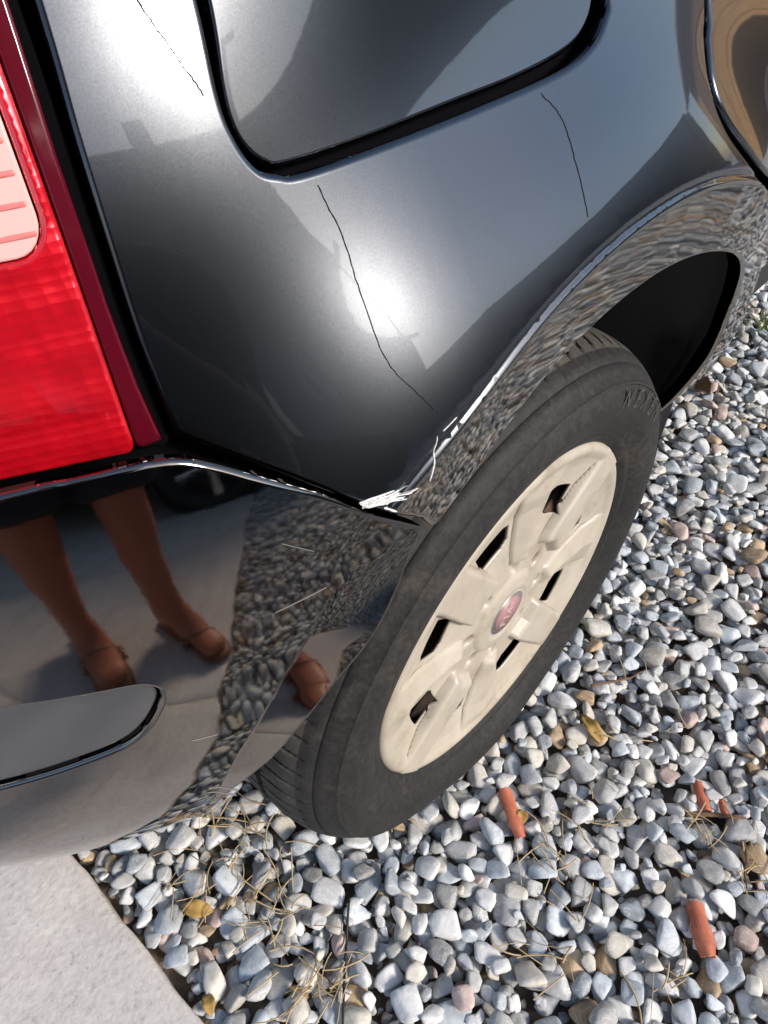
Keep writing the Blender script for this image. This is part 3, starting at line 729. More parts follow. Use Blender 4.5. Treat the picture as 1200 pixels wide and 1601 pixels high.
# drum and steel wheel behind the openings
def disc(name, r0, r1, y0, y1, n=64, c=(0, 0)):
    V = []; F = []
    for k in range(n):
        w = 2 * math.pi * k / n
        for r_, y_ in ((r0, y0), (r1, y0 + (y1 - y0) * 0.1), (r1, y1)): V.append((c[0] + r_ * math.cos(w), y_, WZ + c[1] + r_ * math.sin(w)))
    for k in range(n):
        k2 = (k + 1) % n
        for j in range(2): F.append((k * 3 + j, k2 * 3 + j, k2 * 3 + j + 1, k * 3 + j + 1))
    if r0 < 0.01: F.append(tuple(k * 3 for k in range(n)))
    return mesh(name, V, F)
link('brake_drum', disc('brake_drum', 0.005, 0.168, 0.034, 0.10), M['rust'], wheel)
link('rim_well', disc('rim_well', 0.168, 0.1895, 0.018, 0.15), M['black'], wheel)
emb = link('emblem', disc('emblem', 0.001, 0.0262, 0.0012, 0.006, 48), M['grey'], wheel)
link('emblem_face', disc('emblem_face', 0.001, 0.0205, 0.0004, 0.002, 48), M['pink'], wheel)
tilt = math.radians(58)
def letter(ch, name, size, pos, ang, material, parent, depth=0.0003, sx=1.0, y=0.0):
    cu = bpy.data.curves.new(name, 'FONT'); cu.body = ch; cu.size = size; cu.extrude = depth; cu.align_x = 'CENTER'; cu.align_y = 'CENTER'
    tmp = bpy.data.objects.new(name, cu); COL.objects.link(tmp); bpy.context.view_layer.update()
    me = bpy.data.meshes.new_from_object(tmp.evaluated_get(bpy.context.evaluated_depsgraph_get())); bpy.data.objects.remove(tmp)
    me.materials.clear(); o = link(name, me, material, parent)
    # text plane: local x along ang in the wheel plane, facing -y
    ex = Vector((math.cos(ang), 0, math.sin(ang))); ez = Vector((0, -1, 0)); ey = ez.cross(ex)
    mm = Matrix.Identity(4)
    for i in range(3): mm[i][0] = ex[i] * sx; mm[i][1] = ey[i]; mm[i][2] = ez[i]; mm[i][3] = pos[i]
    o.matrix_world = mm
    return o
for k, ch in enumerate('FIAT'):
    off = (k - 1.5) * 0.0085
    letter(ch, 'emblem_letter', 0.019, (off * math.cos(tilt), 0.0001, WZ + off * math.sin(tilt)), tilt, M['pale'], wheel, sx=0.72)
# raised maker's lettering on the sidewall
for k, ch in enumerate('NEXEN'):
    a = math.radians(64 - k * 6.2); r_ = 0.243
    letter(ch, 'sidewall_letter', 0.026, (r_ * math.cos(a), -0.0178, WZ + r_ * math.sin(a)), a - math.pi / 2, M['letter'], wheel, depth=0.0005, sx=0.95)
# the three other wheels, plainer because only the tyre and cap could show
def copy_tree(o, parent):
    c_ = o.copy(); COL.objects.link(c_); c_.parent = parent
    for ch in list(o.children): copy_tree(ch, c_)
    return c_
w2 = copy_tree(wheel, car); w2.location = (FX, 0, 0)

# ---------------------------------------------------------------- ground, paving slab
def pix(P):
    d = np.asarray(P) - np.array(CAM); Z = d @ np.array(CA)
    return np.stack([600 + 1156 * (d @ np.array(CR)) / Z, 800.5 - 1156 * (d @ np.array(CU)) / Z], -1), Z
SX = -0.432        # front edge of the paving
gx = np.concatenate([[-60, -12, -6, -3, -1.5], np.arange(-0.9, 3.6, 0.05), [5, 9, 20, 60]]); gy = np.concatenate([[-60, -20, -9, -5, -3.4], np.arange(-3.0, 1.2, 0.05), [2, 4, 9, 20, 60]])
V = []; F = []
def inner(x_, y_): return SX - 0.4 < x_ < 3.4 and -2.8 < y_ < 1.1
def packed(x_, y_): return SX - 0.4 < x_ < 1.53 and -0.93 < y_ < 0.60
for x_ in gx:
    for y_ in gy:
        n_ = 0.004 * math.sin(x_ * 37 + 2 * math.sin(y_ * 23)) + 0.003 * math.sin(y_ * 53 + x_ * 11)
        V.append((x_, y_, (-0.030 + n_) if packed(x_, y_) else ((-0.016 + n_) if inner(x_, y_) else -0.004)))
ny = len(gy)
for i in range(len(gx) - 1):
    for j in range(ny - 1): F.append((i * ny + j, (i + 1) * ny + j, (i + 1) * ny + j + 1, i * ny + j + 1))
me = mesh('gravel_ground', V, F); me.materials.append(M['dirt']); me.materials.append(M['far_gravel'])
for pl in me.polygons:
    c_ = pl.center
    pl.material_index = 0 if packed(c_.x, c_.y) else 1
ground = link('gravel_ground', me); tag(ground, 'pale crushed stone gravel over brown dirt', kind='structure')

pave = empty('pavement'); tag(pave, 'pinkish grey concrete slab paving behind the car', kind='structure')
def slab(x0, x1, y0, y1, z1):
    n = 40
    bm = bmesh.new(); bmesh.ops.create_grid(bm, x_segments=n, y_segments=n, size=0.5)
    for v in bm.verts:
        v.co = Vector((x0 + (v.co.x + .5) * (x1 - x0), y0 + (v.co.y + .5) * (y1 - y0), z1))
    ed = [e for e in bm.edges if e.is_boundary]
    # rounded arris, then the side faces
    for dx, dz in ((0.0025, -0.001), (0.0015, -0.003), (0.0, -0.07)):
        r_ = bmesh.ops.extrude_edge_only(bm, edges=ed); vs = [g for g in r_['geom'] if isinstance(g, bmesh.types.BMVert)]
        cx, cy = (x0 + x1) / 2, (y0 + y1) / 2
        for v in vs:
            if abs(v.co.x - x0) < 0.01 or abs(v.co.x - x1) < 0.01: v.co.x += dx * (1 if v.co.x > cx else -1)
            if abs(v.co.y - y0) < 0.01 or abs(v.co.y - y1) < 0.01: v.co.y += dx * (1 if v.co.y > cy else -1)
            v.co.z += dz
        ed = [g for g in r_['geom'] if isinstance(g, bmesh.types.BMEdge)]
    for v in bm.verts:
        v.co.z += 0.0012 * math.sin(v.co.x * 21 + 3 * math.sin(v.co.y * 13)); 
        if v.co.z > -0.03: v.co.x += 0.0016 * math.sin(v.co.y * 61) + 0.001 * math.sin(v.co.y * 140 + 1)
    bmesh.ops.recalc_face_normals(bm, faces=bm.faces[:])
    return from_bm('slab', bm)
for ix in range(3):
    for iy in range(-4, 5):
        y0 = -0.32 + iy * 0.9
        link('slab', slab(SX - 0.004 - 0.60 * (ix + 1) + 0.008, SX - 0.004 - 0.60 * ix, y0, y0 + 0.892, 0.006 + 0.002 * ((ix * 7 + iy * 3) % 3)), M['slab'], pave)

# ---------------------------------------------------------------- gravel stones, settled one by one on a height map
def ico(sub):
    bm = bmesh.new(); bmesh.ops.create_icosphere(bm, subdivisions=sub, radius=1.0)
    V = np.array([tuple(v.co) for v in bm.verts]); F = np.array([[v.index for v in f.verts] for f in bm.faces]); bm.free()
    return V, F
IV3, IF3 = ico(3); IV2, IF2 = ico(2)
def pebble_radii(rng, V, p_):
    k = rng.integers(7, 12); n = rng.normal(size=(k, 3)); n /= np.linalg.norm(n, axis=1, keepdims=True)
    n = np.vstack([n, np.eye(3), -np.eye(3)]); d = np.concatenate([rng.uniform(0.50, 0.95, k), rng.uniform(0.85, 1.1, 6)])
    q = np.maximum(V @ n.T, 0) / d
    return 1.0 / (q ** p_).sum(1) ** (1 / p_)
SHAPES = []
for k in range(22):
    sd_ = 1000 + k; pw = float(np.random.default_rng(sd_).uniform(12, 30))
    r3 = pebble_radii(np.random.default_rng(sd_ + 50), IV3, pw); r2 = pebble_radii(np.random.default_rng(sd_ + 50), IV2, pw)
    SHAPES.append((IV3 * r3[:, None], IV2 * r2[:, None]))
def rotm(yaw, tx, ty):
    cz, sz = math.cos(yaw), math.sin(yaw); cx, sx = math.cos(tx), math.sin(tx); cy, sy = math.cos(ty), math.sin(ty)
    Rz = np.array([[cz, -sz, 0], [sz, cz, 0], [0, 0, 1]]); Rx = np.array([[1, 0, 0], [0, cx, -sx], [0, sx, cx]]); Ry = np.array([[cy, 0, sy], [0, 1, 0], [-sy, 0, cy]])
    return Rz @ Rx @ Ry
RX0, RX1, RY0, RY1, HS = SX, 1.55, -0.95, 0.62, 0.0028
nx_, ny_ = int((RX1 - RX0) / HS), int((RY1 - RY0) / HS)
HM = np.full((nx_, ny_), -0.030) + 0.004 * RNG.random((nx_, ny_))
def footprint(a, b_, c_, yaw):
    R_ = max(a, b_); k = int(R_ / HS) + 1
    g = np.arange(-k, k + 1) * HS; X, Y = np.meshgrid(g, g, indexing='ij')
    u = X * math.cos(yaw) + Y * math.sin(yaw); v = -X * math.sin(yaw) + Y * math.cos(yaw)
    q = (u / a) ** 2 + (v / b_) ** 2; ms = q < 0.92
    return k, ms, c_ * np.sqrt(np.maximum(0, 1 - q))
def tyre_floor(x_, y_):
    if -0.01 < y_ < 0.19 and abs(x_) < 0.24: return WZ - math.sqrt(0.286 ** 2 - x_ * x_)
    return 9.0
placed = []
def settle(count, lo, hi, tries, cap_top):
    for _ in range(count):
        a = float(RNG.uniform(lo, hi)); b_ = a * float(RNG.uniform(0.62, 0.95)); c_ = a * float(RNG.uniform(0.40, 0.66)); yaw = float(RNG.uniform(0, math.pi))
        k, ms, hz = footprint(a * 0.9, b_ * 0.9, c_, yaw); best = None
        for _t in range(tries):
            i = int(RNG.integers(k, nx_ - k)); j = int(RNG.integers(k, ny_ - k))
            w = HM[i - k:i + k + 1, j - k:j + k + 1]
            v = np.where(ms, w + hz, -9.0)
            vv = np.sort(v[ms]); z_ = float(vv[-min(len(vv), max(2, int(len(vv) * 0.06)))])
            if best is None or z_ < best[0]: best = (z_, i, j)
        z_, i, j = best; x_ = RX0 + i * HS; y_ = RY0 + j * HS
        if z_ + c_ > cap_top or z_ + c_ * 0.8 > tyre_floor(x_, y_): continue
        w = HM[i - k:i + k + 1, j - k:j + k + 1]; w[ms] = np.maximum(w[ms], (z_ + hz)[ms])
        placed.append((x_, y_, z_, a, b_, c_, yaw, float(RNG.normal(0, 0.22)), float(RNG.normal(0, 0.22)), int(RNG.integers(len(SHAPES))), int(RNG.choice(len(STONES), p=STONE_P))))
settle(4200, 0.009, 0.0165, 3, 0.009)
settle(4200, 0.010, 0.0195, 7, 0.018)
settle(5200, 0.006, 0.0130, 9, 0.016)
settle(2600, 0.004, 0.008, 8, 0.014)

# the 300 that show largest in the view become stones of their own
VIS = np.array([(118, 1345), (300, 1601), (1200, 1601), (1200, 500), (1035, 668), (1030, 710), (965, 890), (805, 1118), (600, 1278), (490, 1326), (380, 1262), (310, 1325)], float)
P = np.array([q[:3] for q in placed]); A = np.array([q[3] * q[4] for q in placed])
px, Zd = pix(P); vis = inside(px, VIS) & (Zd > 0)
top = np.array([HM[min(nx_ - 1, int((q[0] - RX0) / HS)), min(ny_ - 1, int((q[1] - RY0) / HS))] - (q[2] + q[5]) for q in placed])
score = np.where(vis & (top < 0.004), A / Zd ** 2, 0)
order = np.argsort(-score); single = set(int(i) for i in order[:300] if score[i] > 0)
shape_me = {}
def stone_verts(q, base):
    x_, y_, z_, a, b_, c_, yaw, tx, ty, sh, mt = q
    return (base * np.array([a, b_, c_])) @ rotm(yaw, tx, ty).T + np.array([x_, y_, z_])
SV = []; SF = []; SM = []; off = 0
for i, q in enumerate(placed):
    if i in single:
        sh, mt = q[9], q[10]
        if sh not in shape_me:
            mm = mesh('pebble', SHAPES[sh][0].tolist(), IF3.tolist()); mm.materials.append(M['white_stone']); shape_me[sh] = mm
        o = bpy.data.objects.new('pebble', shape_me[sh]); COL.objects.link(o); o.parent = ground
        R_ = rotm(q[6], q[7], q[8]); mw = Matrix.Identity(4)
        for r_ in range(3):
            for c_ in range(3): mw[r_][c_] = R_[r_][c_] * q[3 + c_]
            mw[r_][3] = q[r_]
        o.matrix_world = mw
        o.material_slots[0].link = 'OBJECT'; o.material_slots[0].material = M[STONES[mt]]
    else:
        near = vis[i] or (-100 < px[i][0] < 1300 and -100 < px[i][1] < 1700 and Zd[i] > 0 and top[i] < 0.01)
        bv, bf = (SHAPES[q[9]][0], IF3) if near else (SHAPES[q[9]][1], IF2)
        SV.append(stone_verts(q, bv)); SF.append(bf + off); SM.append(np.full(len(bf), q[10])); off += len(bv)
# looser, coarser cover beyond the view (it shows only mirrored in the paint)
nfar = 0
for _ in range(19000):
    x_ = float(RNG.uniform(SX + 0.01, 3.4)); y_ = float(RNG.uniform(-2.8, 1.1))
    if RX0 - 0.01 < x_ < RX1 - 0.02 and RY0 + 0.02 < y_ < RY1 - 0.02: continue
    a = float(RNG.uniform(0.013, 0.027)); z_ = float(RNG.uniform(-0.016, -0.003))
    if z_ + a > tyre_floor(x_ - FX, y_): continue
    q = (x_, y_, z_, a, a * float(RNG.uniform(.65, .95)), a * float(RNG.uniform(.5, .75)), float(RNG.uniform(0, 3.1)), float(RNG.normal(0, .3)), float(RNG.normal(0, .3)), int(RNG.integers(len(SHAPES))), int(RNG.choice(len(STONES), p=STONE_P)))
    SV.append(stone_verts(q, SHAPES[q[9]][1])); SF.append(IF2 + off); SM.append(np.full(len(IF2), q[10])); off += len(IV2); nfar += 1
SV = np.vstack(SV); SF = np.vstack(SF); SM = np.concatenate(SM)
me = bpy.data.meshes.new('pebbles'); me.vertices.add(len(SV)); me.vertices.foreach_set('co', SV.astype(np.float32).ravel())
me.loops.add(SF.size); me.loops.foreach_set('vertex_index', SF.astype(np.int32).ravel())
me.polygons.add(len(SF)); me.polygons.foreach_set('loop_start', np.arange(0, SF.size, 3, dtype=np.int32))
for nme in STONES: me.materials.append(M[nme])
me.polygons.foreach_set('material_index', SM.astype(np.int32)); me.polygons.foreach_set('use_smooth', np.ones(len(SF), bool)); me.update(calc_edges=True); me.validate()
gr = link('small_gravel', me, None, ground); gr['kind'] = 'stuff'
print('stones', len(placed), 'single', len(single), 'far', nfar, 'tris', len(SF))
def top_at(x_, y_):
    if RX0 <= x_ < RX1 - HS and RY0 <= y_ < RY1 - HS: return float(HM[int((x_ - RX0) / HS), int((y_ - RY0) / HS)])
    return 0.0
def top_max(x_, y_, r_):
    return max(top_at(x_ + r_ * u, y_ + r_ * v) for u in (-1, -.5, 0, .5, 1) for v in (-1, -.5, 0, .5, 1))

# ---------------------------------------------------------------- litter on the gravel
def shard(p0, p1, w, h_, label):
    p0 = Vector((*p0, 0)); p1 = Vector((*p1, 0)); d = (p1 - p0); ln = d.length; mid = (p0 + p1) / 2
    bm = bmesh.new(); n = 9; rings = []
    for k in range(n + 1):
        t = k / n; x_ = (t - 0.5) * ln; ww = w * (0.75 + 0.5 * math.sin(math.pi * (0.15 + 0.75 * t))) * (1 + 0.12 * random.uniform(-1, 1)); ring = []
        for j in range(9):       # curved tile section: a shallow arch with thickness
            u = -1 + 2 * j / 8; ring.append(bm.verts.new((x_ + 0.002 * random.uniform(-1, 1), u * ww * 0.5, h_ * (1 - u * u) * 0.8 + h_ * 0.4)))
        for j in range(8, -1, -1):
            u = -1 + 2 * j / 8; ring.append(bm.verts.new((x_ + 0.001 * random.uniform(-1, 1), u * ww * 0.46, h_ * (1 - u * u) * 0.8 - h_ * 0.3)))
        rings.append(ring)
    for a, b_ in zip(rings, rings[1:]):
        for j in range(18): bm.faces.new((a[j], a[(j + 1) % 18], b_[(j + 1) % 18], b_[j]))
    bm.faces.new(rings[0][::-1]); bm.faces.new(rings[-1]); bmesh.ops.recalc_face_normals(bm, faces=bm.faces[:])
    o = link('terracotta_shard', from_bm('terracotta_shard', bm, False), M['terracotta'])
    za = top_max(p0.x * .8 + p1.x * .2, p0.y * .8 + p1.y * .2, 0.006); zb = top_max(p1.x * .8 + p0.x * .2, p1.y * .8 + p0.y * .2, 0.006)
    o.location = (mid.x, mid.y, (za + zb) / 2 - 0.001); o.rotation_euler = (0, -math.atan2(zb - za, ln), math.atan2(d.y, d.x))
    tag(o, label, 'tile shard', 'terracotta shards in the gravel')
shard((-0.036, -0.058), (-0.068, -0.106), 0.014, 0.005, 'long pointed terracotta shard on the gravel close to the tyre')
shard((0.136, -0.228), (0.110, -0.252), 0.012, 0.005, 'short terracotta stub lying beside the brown root on the gravel')
shard((0.005, -0.288), (-0.037, -0.323), 0.017, 0.006, 'thick blunt terracotta shard in the gravel far from the tyre')
shard((0.133, -0.260), (0.118, -0.271), 0.007, 0.003, 'tiny terracotta chip touching the brown root')

def leaf(pos, ang, ln, wd, label, fold=0.4):
    V = []; F = []; n = 8
    for k in range(n + 1):
        t = k / n; w = wd * math.sin(math.pi * min(1, t * 0.96 + 0.02)) ** 0.8; z_ = 0.006 * math.sin(math.pi * t) + 0.002 * random.uniform(-1, 1)
        for u in (-1, -.5, 0, .5, 1): V.append(((t - .5) * ln, u * w * .5, z_ + fold * abs(u) * w * .5 + 0.001 * random.uniform(-1, 1)))
    for k in range(n):
        for j in range(4): F.append((k * 5 + j, (k + 1) * 5 + j, (k + 1) * 5 + j + 1, k * 5 + j + 1))
    o = link('dry_leaf', mesh('dry_leaf', V, F), M['leaf']); o.modifiers.new('t', 'SOLIDIFY').thickness = 0.0006
    z_ = top_max(pos[0], pos[1], 0.008); o.location = (pos[0], pos[1], z_ - 0.002); o.rotation_euler = (0.2, 0.15, ang)
    tag(o, label, 'leaf', 'fallen yellow leaves')
leaf((0.108, -0.095), -1.9, 0.044, 0.017, 'folded yellow leaf on open gravel beyond the tyre')
leaf((-0.370, 0.114), -0.9, 0.036, 0.018, 'broad ochre leaf on gravel among straw near the paving')
leaf((-0.048, -0.092), 0.4, 0.022, 0.014, 'small ochre leaf scrap against the long terracotta shard')
leaf((-0.418, 0.034), 1.2, 0.024, 0.013, 'ochre leaf lying along the edge of the paving slab')

def twig(pts, r0, label, material, cat='twig', name='twig', taper=0.4, lift=0.002, n=24):
    C = curve_pts([(x_, y_) for x_, y_ in pts], n); Z = [top_max(x_, y_, 0.004) for x_, y_ in C]
    Z = np.maximum(np.array(Z), np.convolve(np.pad(Z, 3, 'edge'), np.ones(7) / 7, 'valid')); Z = np.convolve(np.pad(Z, 2, 'edge'), np.ones(5) / 5, 'valid')
    o = link(name, tube(name, [(c_[0], c_[1], z_ + lift) for c_, z_ in zip(C, Z)], [r0 * (1 - (1 - taper) * k / n) for k in range(n + 1)], 7), material)
    tag(o, label, cat); return o
twig([(0.09, -0.235), (0.112, -0.262), (0.118, -0.278), (0.128, -0.290)], 0.0034, 'bent brown root between two terracotta pieces on the gravel', M['twig'], 'root', 'dry_root')
twig([(0.10, -0.30), (0.075, -0.315), (0.055, -0.325)], 0.0022, 'thin brown twig on the gravel beside straw', M['twig'])
twig([(0.16, -0.06), (0.20, -0.088), (0.23, -0.10)], 0.0020, 'short brown twig on gravel beyond the hub cap', M['twig'])
twig([(-0.252, -0.006), (-0.275, -0.025), (-0.294, -0.041), (-0.336, -0.079), (-0.36, -0.10)], 0.0014, 'thin straight black cord lying across the gravel', M['cord'], 'cord', 'black_cord', 1.0)
C = curve_pts([(-0.50, 0.318, 0.0095), (-0.478, 0.325, 0.0095), (-0.462, 0.327, 0.0095), (-0.452, 0.332, 0.0095), (-0.453, 0.340, 0.010), (-0.459, 0.338, 0.011), (-0.459, 0.331, 0.012)], 30)
tag(link('wire', tube('wire', C, 0.0011, 6), M['twig']), 'thin dark wire with a looped end on the concrete slab', 'wire')
# straw: too fine and too many to count
V = []; F = []
def straw(x_, y_, ln, ang, w):
    n = 4; a0 = len(V)
    bend = random.uniform(-.5, .5); zc = top_max(x_, y_, 0.010) + random.uniform(-0.004, 0.003)
    za = random.uniform(-0.006, 0.006)
    for k in range(n + 1):
        t = k / n - .5; q = (x_ + ln * t * math.cos(ang + bend * t), y_ + ln * t * math.sin(ang + bend * t), zc + za * 2 * t + 0.002 * math.cos(t * 3))
        for u, v in ((-1, 0), (0, 1), (1, 0), (0, -1)): V.append((q[0] - u * w * math.sin(ang), q[1] + u * w * math.cos(ang), q[2] + v * w))
    for k in range(n):
        for j in range(4): F.append((a0 + k * 4 + j, a0 + k * 4 + (j + 1) % 4, a0 + k * 4 + 4 + (j + 1) % 4, a0 + k * 4 + 4 + j))
for cx, cy, sp, cnt in ((-0.315, 0.037, 0.045, 30), (-0.336, -0.046, 0.05, 40), (-0.055, -0.139, 0.05, 22), (0.089, -0.275, 0.04, 16), (0.085, -0.323, 0.04, 18), (-0.30, 0.10, 0.06, 22), (-0.28, 0.16, 0.05, 26), (-0.36, 0.13, 0.05, 24), (-0.16, -0.19, 0.05, 14), (0.02, -0.16, 0.04, 10), (-0.10, -0.30, 0.05, 12), (0.20, -0.14, 0.1, 12), (-0.15, 0.08, 0.06, 16)):
    for _ in range(int(cnt * 0.7)): straw(random.gauss(cx, sp * .5), random.gauss(cy, sp * .5), random.uniform(0.018, 0.055), random.uniform(0, 6.3), random.uniform(0.0004, 0.0010))
st_ = link('straw', mesh('straw', V, F), M['straw']); tag(st_, 'dry straw and pine needles scattered between the stones', 'straw', kind='stuff')
# cone and a tuft of weeds beside the far sill
V = []; F = []
cx, cy = 0.865, 0.125; cz = top_max(cx, cy, 0.02) + 0.012
cone = empty('pine_cone', (cx, cy, cz)); tag(cone, 'small brown pine cone on the gravel below the sill', 'pine cone')
sc = mesh('scale', [(0, -.5, 0), (0, .5, 0), (1, -.6, .25), (1, .6, .25), (1.35, 0, .4), (0.6, 0, -.12)], [(0, 2, 4, 3, 1), (0, 1, 5), (1, 3, 5), (3, 4, 5), (4, 2, 5), (2, 0, 5)], False)
for k in range(60):
    t = k / 60; o = link('scale', sc, M['cone'], cone); w = k * 2.39996; rr = 0.016 * math.sin(math.pi * (0.12 + 0.83 * t))
    o.rotation_euler = (0, -0.9 + 1.5 * t, w); o.scale = (rr, rr * 0.8, rr); o.location = (0, 0, (t - .5) * 0.034)
link('core', tube('core', [(0, 0, -.015), (0, 0, 0.0), (0, 0, .015)], [0.006, 0.009, 0.004], 8), M['cone'], cone)
cone.rotation_euler = (1.3, 0.2, 0.6)
weed = empty('weed', (1.16, 0.13, 0)); tag(weed, 'small green weed growing from the gravel by the sill', 'weed')
for k in range(26):
    a = random.uniform(0, 6.3); ln = random.uniform(0.03, 0.07); x_ = random.gauss(0, 0.025); y_ = random.gauss(0, 0.02); zb = top_at(1.16 + x_, 0.13 + y_) - 0.004
    pts = [(x_ + 0.6 * ln * t * t * math.cos(a), y_ + 0.6 * ln * t * t * math.sin(a), zb + ln * t * (1 - .3 * t)) for t in np.linspace(0, 1, 6)]
    V = []; F = []
    for i, q in enumerate(pts):
        w = 0.0025 * (1 - i / 5.2)
        V += [(q[0] - w * math.sin(a), q[1] + w * math.cos(a), q[2]), (q[0], q[1], q[2] - w * .4), (q[0] + w * math.sin(a), q[1] - w * math.cos(a), q[2])]
    for i in range(5):
        for j in range(2): F.append((i * 3 + j, i * 3 + 3 + j, i * 3 + 4 + j, i * 3 + 1 + j))
    link('blade', mesh('blade', V, F), M['green'], weed)

# ---------------------------------------------------------------- surroundings that the paint mirrors
# photographer standing on the paving: one skinned body, clothes over it
M['skin'] = mat('tanned_skin', (0.42, 0.14, 0.08), 0.5); bsdf(M['skin']).inputs['Subsurface Weight'].default_value = 0.05
M['shorts'] = mat('dark_blue_shorts', (0.02, 0.025, 0.04), 0.9); M['shirt'] = mat('grey_shirt', (0.16, 0.16, 0.17), 0.9)
M['hair'] = mat('dark_hair', (0.02, 0.014, 0.01), 0.6); M['sandal'] = mat('brown_sandal', (0.20, 0.07, 0.035), 0.6)
def skinned(name, pts, edges, radii, root, material, parent, sub=2):
    me = bpy.data.meshes.new(name); me.from_pydata([tuple(q) for q in pts], edges, []); o = link(name, me, material, parent)
    md = o.modifiers.new('skin', 'SKIN'); md.use_smooth_shade = True
    sv = me.skin_vertices[0].data
    for i, r_ in enumerate(radii): sv[i].radius = r_ if isinstance(r_, tuple) else (r_, r_); sv[i].use_root = (i == root)
    ss_ = o.modifiers.new('smooth', 'SUBSURF'); ss_.levels = sub; ss_.render_levels = sub
    return o
PB = Vector((-0.675, -0.560, 0.0)); FACE = math.atan2(0.62, 0.55)
def pw(f, l, z): # forward, left, up in the person's frame
    return (PB.x + f * math.cos(FACE) - l * math.sin(FACE), PB.y + f * math.sin(FACE) + l * math.cos(FACE), z)
person = empty('person', (0, 0, 0)); tag(person, 'bare-legged person in dark shorts and brown sandals standing on the paving slabs', 'person')
# where the phone is held and how it is turned (right, up and viewing axes of the phone)
PH = Vector((-0.406, -0.206, 0.896)); PR = Vector((0.6795, -0.7337, 0.0)); PA = Vector((0.5042, 0.4669, -0.7266)); PU = PR.cross(PA)
hand_r = PH - 0.055 * PA + 0.045 * PR - 0.02 * PU; hand_l = PH - 0.055 * PA - 0.045 * PR - 0.02 * PU
pts = []; rad = []; ed = []
def add(q, r_, link_to=None):
    pts.append(tuple(q)); rad.append(r_)
    if link_to is not None: ed.append((link_to, len(pts) - 1))
    return len(pts) - 1
pel = add(pw(-.02, 0, .93), (.13, .105)); wa = add(pw(-.01, 0, 1.08), (.125, .095), pel); ch = add(pw(.02, 0, 1.28), (.145, .11), wa); sh = add(pw(.04, 0, 1.42), (.09, .075), ch)
nk = add(pw(.07, 0, 1.49), .052, sh); h1 = add(pw(.10, 0, 1.57), (.068, .075), nk); h2 = add(pw(.11, 0, 1.66), (.078, .09), h1); h3 = add(pw(.10, 0, 1.73), (.055, .065), h2)
ns = add(pw(.205, 0, 1.605), .012, h2)
for sg, fx in ((1, -.02), (-1, .06)):
    hp = add(pw(-.02, sg * .09, .87), (.09, .085), pel); k_ = add(pw(fx * .6 + .03, sg * .085, .50), .050, hp); cf = add(pw(fx * .6, sg * .085, .36), .046, k_); an = add(pw(fx - .02, sg * .09, .10), .030, cf)
    hl = add(pw(fx - .045, sg * .09, .045), .030, an); bl = add(pw(fx + .08, sg * .10, .035), (.040, .022), an); to = add(pw(fx + .155, sg * .105, .028), (.036, .014), bl)
    sp = add(pw(.03, sg * .17, 1.38), .058, sh); tgt = hand_l if sg > 0 else hand_r
    mid = (Vector(pw(.03, sg * .17, 1.38)) + tgt) / 2 + Vector((0, 0, -.07)) + Vector(pw(0, sg * .07, 0)) - PB
    el = add(mid, .042, sp); wr = add(tgt + (mid - tgt).normalized() * .085, .027, el); pm = add(tgt, (.030, .018), wr)
    ax = (tgt - mid).normalized(); sd2 = PR * (1 if sg > 0 else -1)
    for k in range(4):
        b0 = tgt + ax * .02 + PU * (0.028 - 0.018 * k); f1 = add(b0, .009, pm); f2 = add(b0 + sd2 * .028 - PA * 0.018, .008, f1); add(b0 + sd2 * (.045 - .004 * k) - PA * .006, .007, f2)
    t1 = add(tgt + PU * .03 - ax * .01, .010, pm); add(tgt + PU * .05 + sd2 * .025 - PA * .018, .008, t1)
body = skinned('body', pts, ed, rad, pel, M['skin'], person)
p2 = [pw(-.02, 0, .96), pw(-.02, 0, .90)] + [pw(-.015, s_ * .095, .82) for s_ in (1, -1)] + [pw(.02, .095, .56), pw(.03, -.095, .56), pw(-.01, 0, 1.03)]
skinned('shorts', p2, [(0, 1), (1, 2), (1, 3), (2, 4), (3, 5), (0, 6)], [(.185, .165), (.18, .16), .135, .135, .115, .115, (.175, .15)], 0, M['shorts'], person)
p3 = [pw(-.01, 0, .98), pw(0, 0, 1.10), pw(.02, 0, 1.28), pw(.04, 0, 1.42), pw(.03, .18, 1.38), pw(.03, -.18, 1.38), pw(.07, .25, 1.24), pw(.07, -.25, 1.24)]
skinned('shirt', p3, [(0, 1), (1, 2), (2, 3), (3, 4), (3, 5), (4, 6), (5, 7)], [(.20, .175), (.175, .145), (.185, .15), (.12, .10), .088, .088, .074, .074], 2, M['shirt'], person)
skinned('hair', [pw(.06, 0, 1.60), pw(.075, 0, 1.69), pw(.095, 0, 1.75)], [(0, 1), (1, 2)], [(.078, .07), (.088, .09), (.062, .07)], 1, M['hair'], person)
for sg, fx in ((1, -.02), (-1, .06)):
    a_ = [pw(fx - .075, sg * .09, .016), pw(fx + .03, sg * .095, .016), pw(fx + .12, sg * .103, .016), pw(fx + .175, sg * .105, .016)]
    skinned('sandal', a_, [(0, 1), (1, 2), (2, 3)], [(.036, .010), (.038, .010), (.046, .010), (.036, .010)], 0, M['sandal'], person, 1)
    q = [Vector(pw(fx + .075, sg * .098 + .043 * math.cos(w), .012 + .048 * math.sin(w))) for w in np.linspace(0, math.pi, 9)]
    link('sandal_strap', tube('sandal_strap', q, 0.007, 6), M['sandal'], person)
phone = link('phone', box_mesh('phone', -.0375, .0375, -.0765, .0765, -.0045, .0045, 0.004, 2), M['cord'])
mm = Matrix.Identity(4)
pc = PH - 0.030 * PA - 0.045 * PU
for i in range(3): mm[i][0] = PR[i]; mm[i][1] = PU[i]; mm[i][2] = -PA[i]; mm[i][3] = pc[i]
phone.matrix_world = mm; tag(phone, 'black phone held out in both hands of the person', 'phone')

